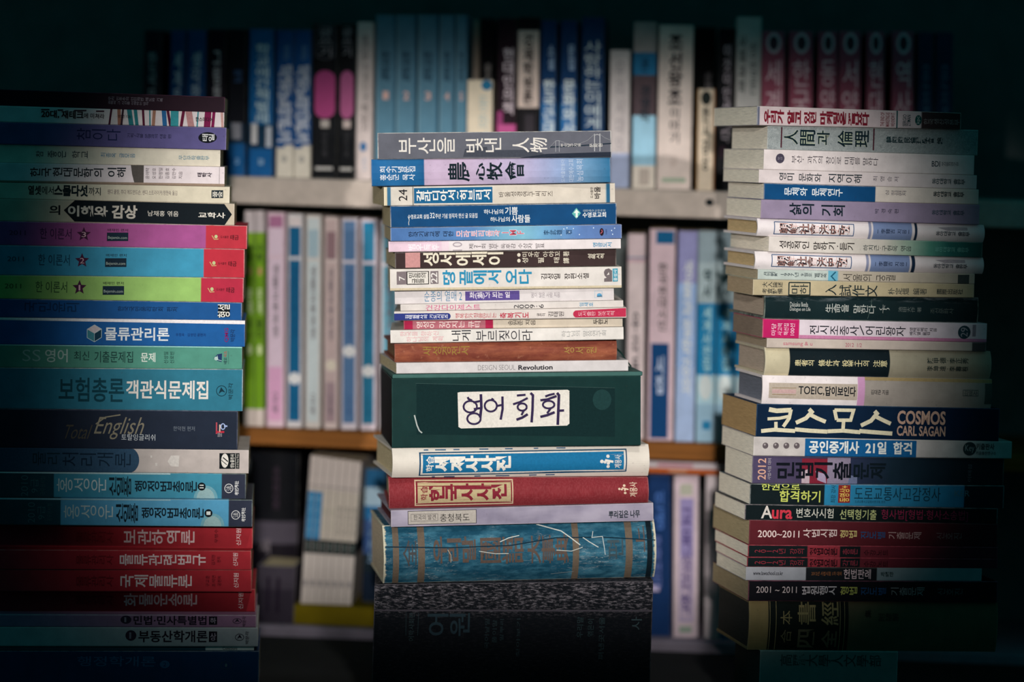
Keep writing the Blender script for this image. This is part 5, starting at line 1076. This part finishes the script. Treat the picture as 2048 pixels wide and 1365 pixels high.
# yellow box carrying the leaning white volumes
ya, yz = PB.hit(580, 1233); yb2, _ = PB.hit(748, 1240); _, yzt = PB.hit(660, 1236, SH)
bxo = thing('carton', 'low mustard yellow carton under the leaning white volumes', 'box', PB.world(ya, SH - .012, z3 + .0001))
bxo.rotation_euler = (0, 0, PB.yaw)
v, f = box_mesh(0, yb2 - ya + .03, 0, .17, 0, max(.02, yzt - z3))
bevel(link_mesh('carton_body', v, f, plain('mustard_card', '#75660f', .7, 40, .15), bxo), .0015)
v, f = box_mesh(.0, yb2 - ya + .03, .08, .084, yzt - z3, yzt - z3 + .0006)
link_mesh('tape', v, f, ink('#a49a5a', .3), bxo)
zy = z3 + max(.02, yzt - z3)
xs_ = [600 + i * 14.6 for i in range(8)]
names7 = ['first', 'second', 'third', 'fourth', 'fifth', 'sixth', 'seventh']
for i in range(7):
    st = bs((0, '#b9b0aa'), (.34, '#1f2624'), (.44, '#b4aca0'), (.78, '#bcb2ac'))
    its = [bx(.80, .805, 0, 1, '#7a7474'), bx(.12, .16, .2, .8, '#8a8484')]
    if i < 2: its += [bx(.44, .76, .0, 1.0, '#2a84bc'), ti('백과사전', .46, .74, .2, .8, '#7fb8d8', .02)]
    elif i > 3: its += [ti('백과사전', .48, .68, .25, .75, '#6a6a66', .02)]
    else: its += [ti('백과', .5, .66, .25, .75, '#9a9a88', .0)]
    its += [ti('전', .36, .42, .25, .75, '#7a8a86', .02, 'volume_number'), bx(0, 1, .0, .08, '#8f8684')]
    shelf_book(R, names7[i] + ' of the seven thin white volumes leaning together on the yellow carton', xs_[i], xs_[i + 1], 22, 912 + i * 2, st, its, zbase=zy, ybot=1233, group='seven leaning white volumes', depth=.15)
shelf_book(R, 'blue and white book squeezed beside the leaning white volumes', 722, 762, 10, 938, bs((0, '#16263a'), (.22, '#1a2a34'), (.36, '#3a5a90'), (.62, '#2a78b0'), (.72, '#9ab4c4'), (.86, '#2a6a98')), [ti('지리부도', .3, .66, .25, .75, '#8fb0d0', .04)], zbase=zy, ybot=1233, rec=.03)
shelf_book(R, 'royal blue hardback with lilac lettering beside the middle stack', 1296, 1342, 0, 950, '#17386a', [ti('인생', .66, .9, .3, .7, '#4f78c0', .05), bx(.28, .32, .1, .5, '#b4a8c4'), ti('문학전집', .3, .62, .2, .6, '#6f7fc0', .02)], ybot=1277, depth=.15)
shelf_book(R, 'pinkish white book with a long lilac framed title', 1346, 1396, 2, 952, '#c4b2ba', [bx(.1, .86, .25, .8, '#8f84b0'), bx(.11, .5, .29, .76, '#b4a4b8'), ti('교육심리학', .14, .8, .33, .72, '#6a5c94', .05), bx(.03, .07, .25, .75, '#8a9a8c', 'publisher_mark'), bx(.88, .95, .25, .75, '#a9aa9a', 'author')], ybot=1280)
shelf_book(R, 'plain off-white book beside the pinkish white framed one', 1408, 1438, 4, 952, '#c0b4b8', [ti('논문집', .3, .6, .35, .65, '#a498a4', .0)], ybot=1283)
shelf_book(R, 'teal blue book peeking out beside the black old volume', 1440, 1466, 3, 1000, '#2a7aa4', [ti('자료', .5, .7, .3, .7, '#5a9ab8', .02)], ybot=1284)
# two magazines lying flat on the upright books
def flat_mag(label, xl, xr, yt, yb_, col, its, z0=None):
    d = SH - .012
    a0, zt = PB.hit(xl, yt, d); a1, _ = PB.hit(xr, yt, d)
    _, zb = PB.hit(xl, yb_, d)
    if z0 is not None: zt = z0 + (zt - zb); zb = z0
    root = thing('magazine', label, 'magazine', PB.world(a0, d, zb + .0001), 'magazines lying flat on the lowest row')
    root.rotation_euler = (0, 0, PB.yaw)
    L, Tt, D = a1 - a0, zt - zb - .0002, .2
    V = [(0, D, 0), (0, .0006, 0), (0, 0, .0006), (0, 0, Tt - .0006), (0, .0006, Tt), (0, D, Tt), (0, D, Tt - .0004), (0, .001, Tt - .0004), (0, .001, .0004), (0, D, .0004)]
    n = len(V); V += [(L, y, z) for _, y, z in V]
    F = [tuple(range(n))[::-1], tuple(range(n, 2 * n))] + [(i, (i + 1) % n, n + (i + 1) % n, n + i) for i in range(n)]
    link_mesh('cover', V, F, ink(col, .35), root)
    v, f = box_mesh(.0005, L - .0005, .0011, D - .001, .0005, Tt - .0005)
    link_mesh('page_block', v, f, paper(), root)
    for (x0_, x1_, c) in its:
        v, f = box_mesh(L * x0_, L * x1_, -.0002, -.0001, Tt * .25, Tt * .75)
        link_mesh('title_lettering', v, f, ink(c), root)
    return zt
_, zmag = PB.hit(1296, 950, SH)
zmag = zmag + .003
zz_ = flat_mag('orange red magazine lying flat under the white one on the upright books', 1285, 1462, 934, 944, '#c4622e', [(.3, .5, '#d8a080')], z0=zmag)
flat_mag('white magazine with a pink spine line lying on the orange red one', 1280, 1458, 920, 934, '#d8ccd0', [(.2, .6, '#c88a98')], z0=zz_)

# ------------------------------------------------------------------ ground
v, f = box_mesh(-3, 3, -4, 1.2, -.05, 0)
fl = link_mesh('floor', v, f, plain('ground_dark', '#2a2c2c', .85, 12, .25))
fl['kind'] = 'structure'
v, f = box_mesh(-3, 3, .75, .8, 0, 2.4)
wl = link_mesh('wall_back', v, f, plain('wall_dark', '#2a2c2c', .9, 8, .15))
wl['kind'] = 'structure'
bpy.data.scenes.remove(_ts); bpy.data.objects.remove(_to); bpy.data.curves.remove(_tc)
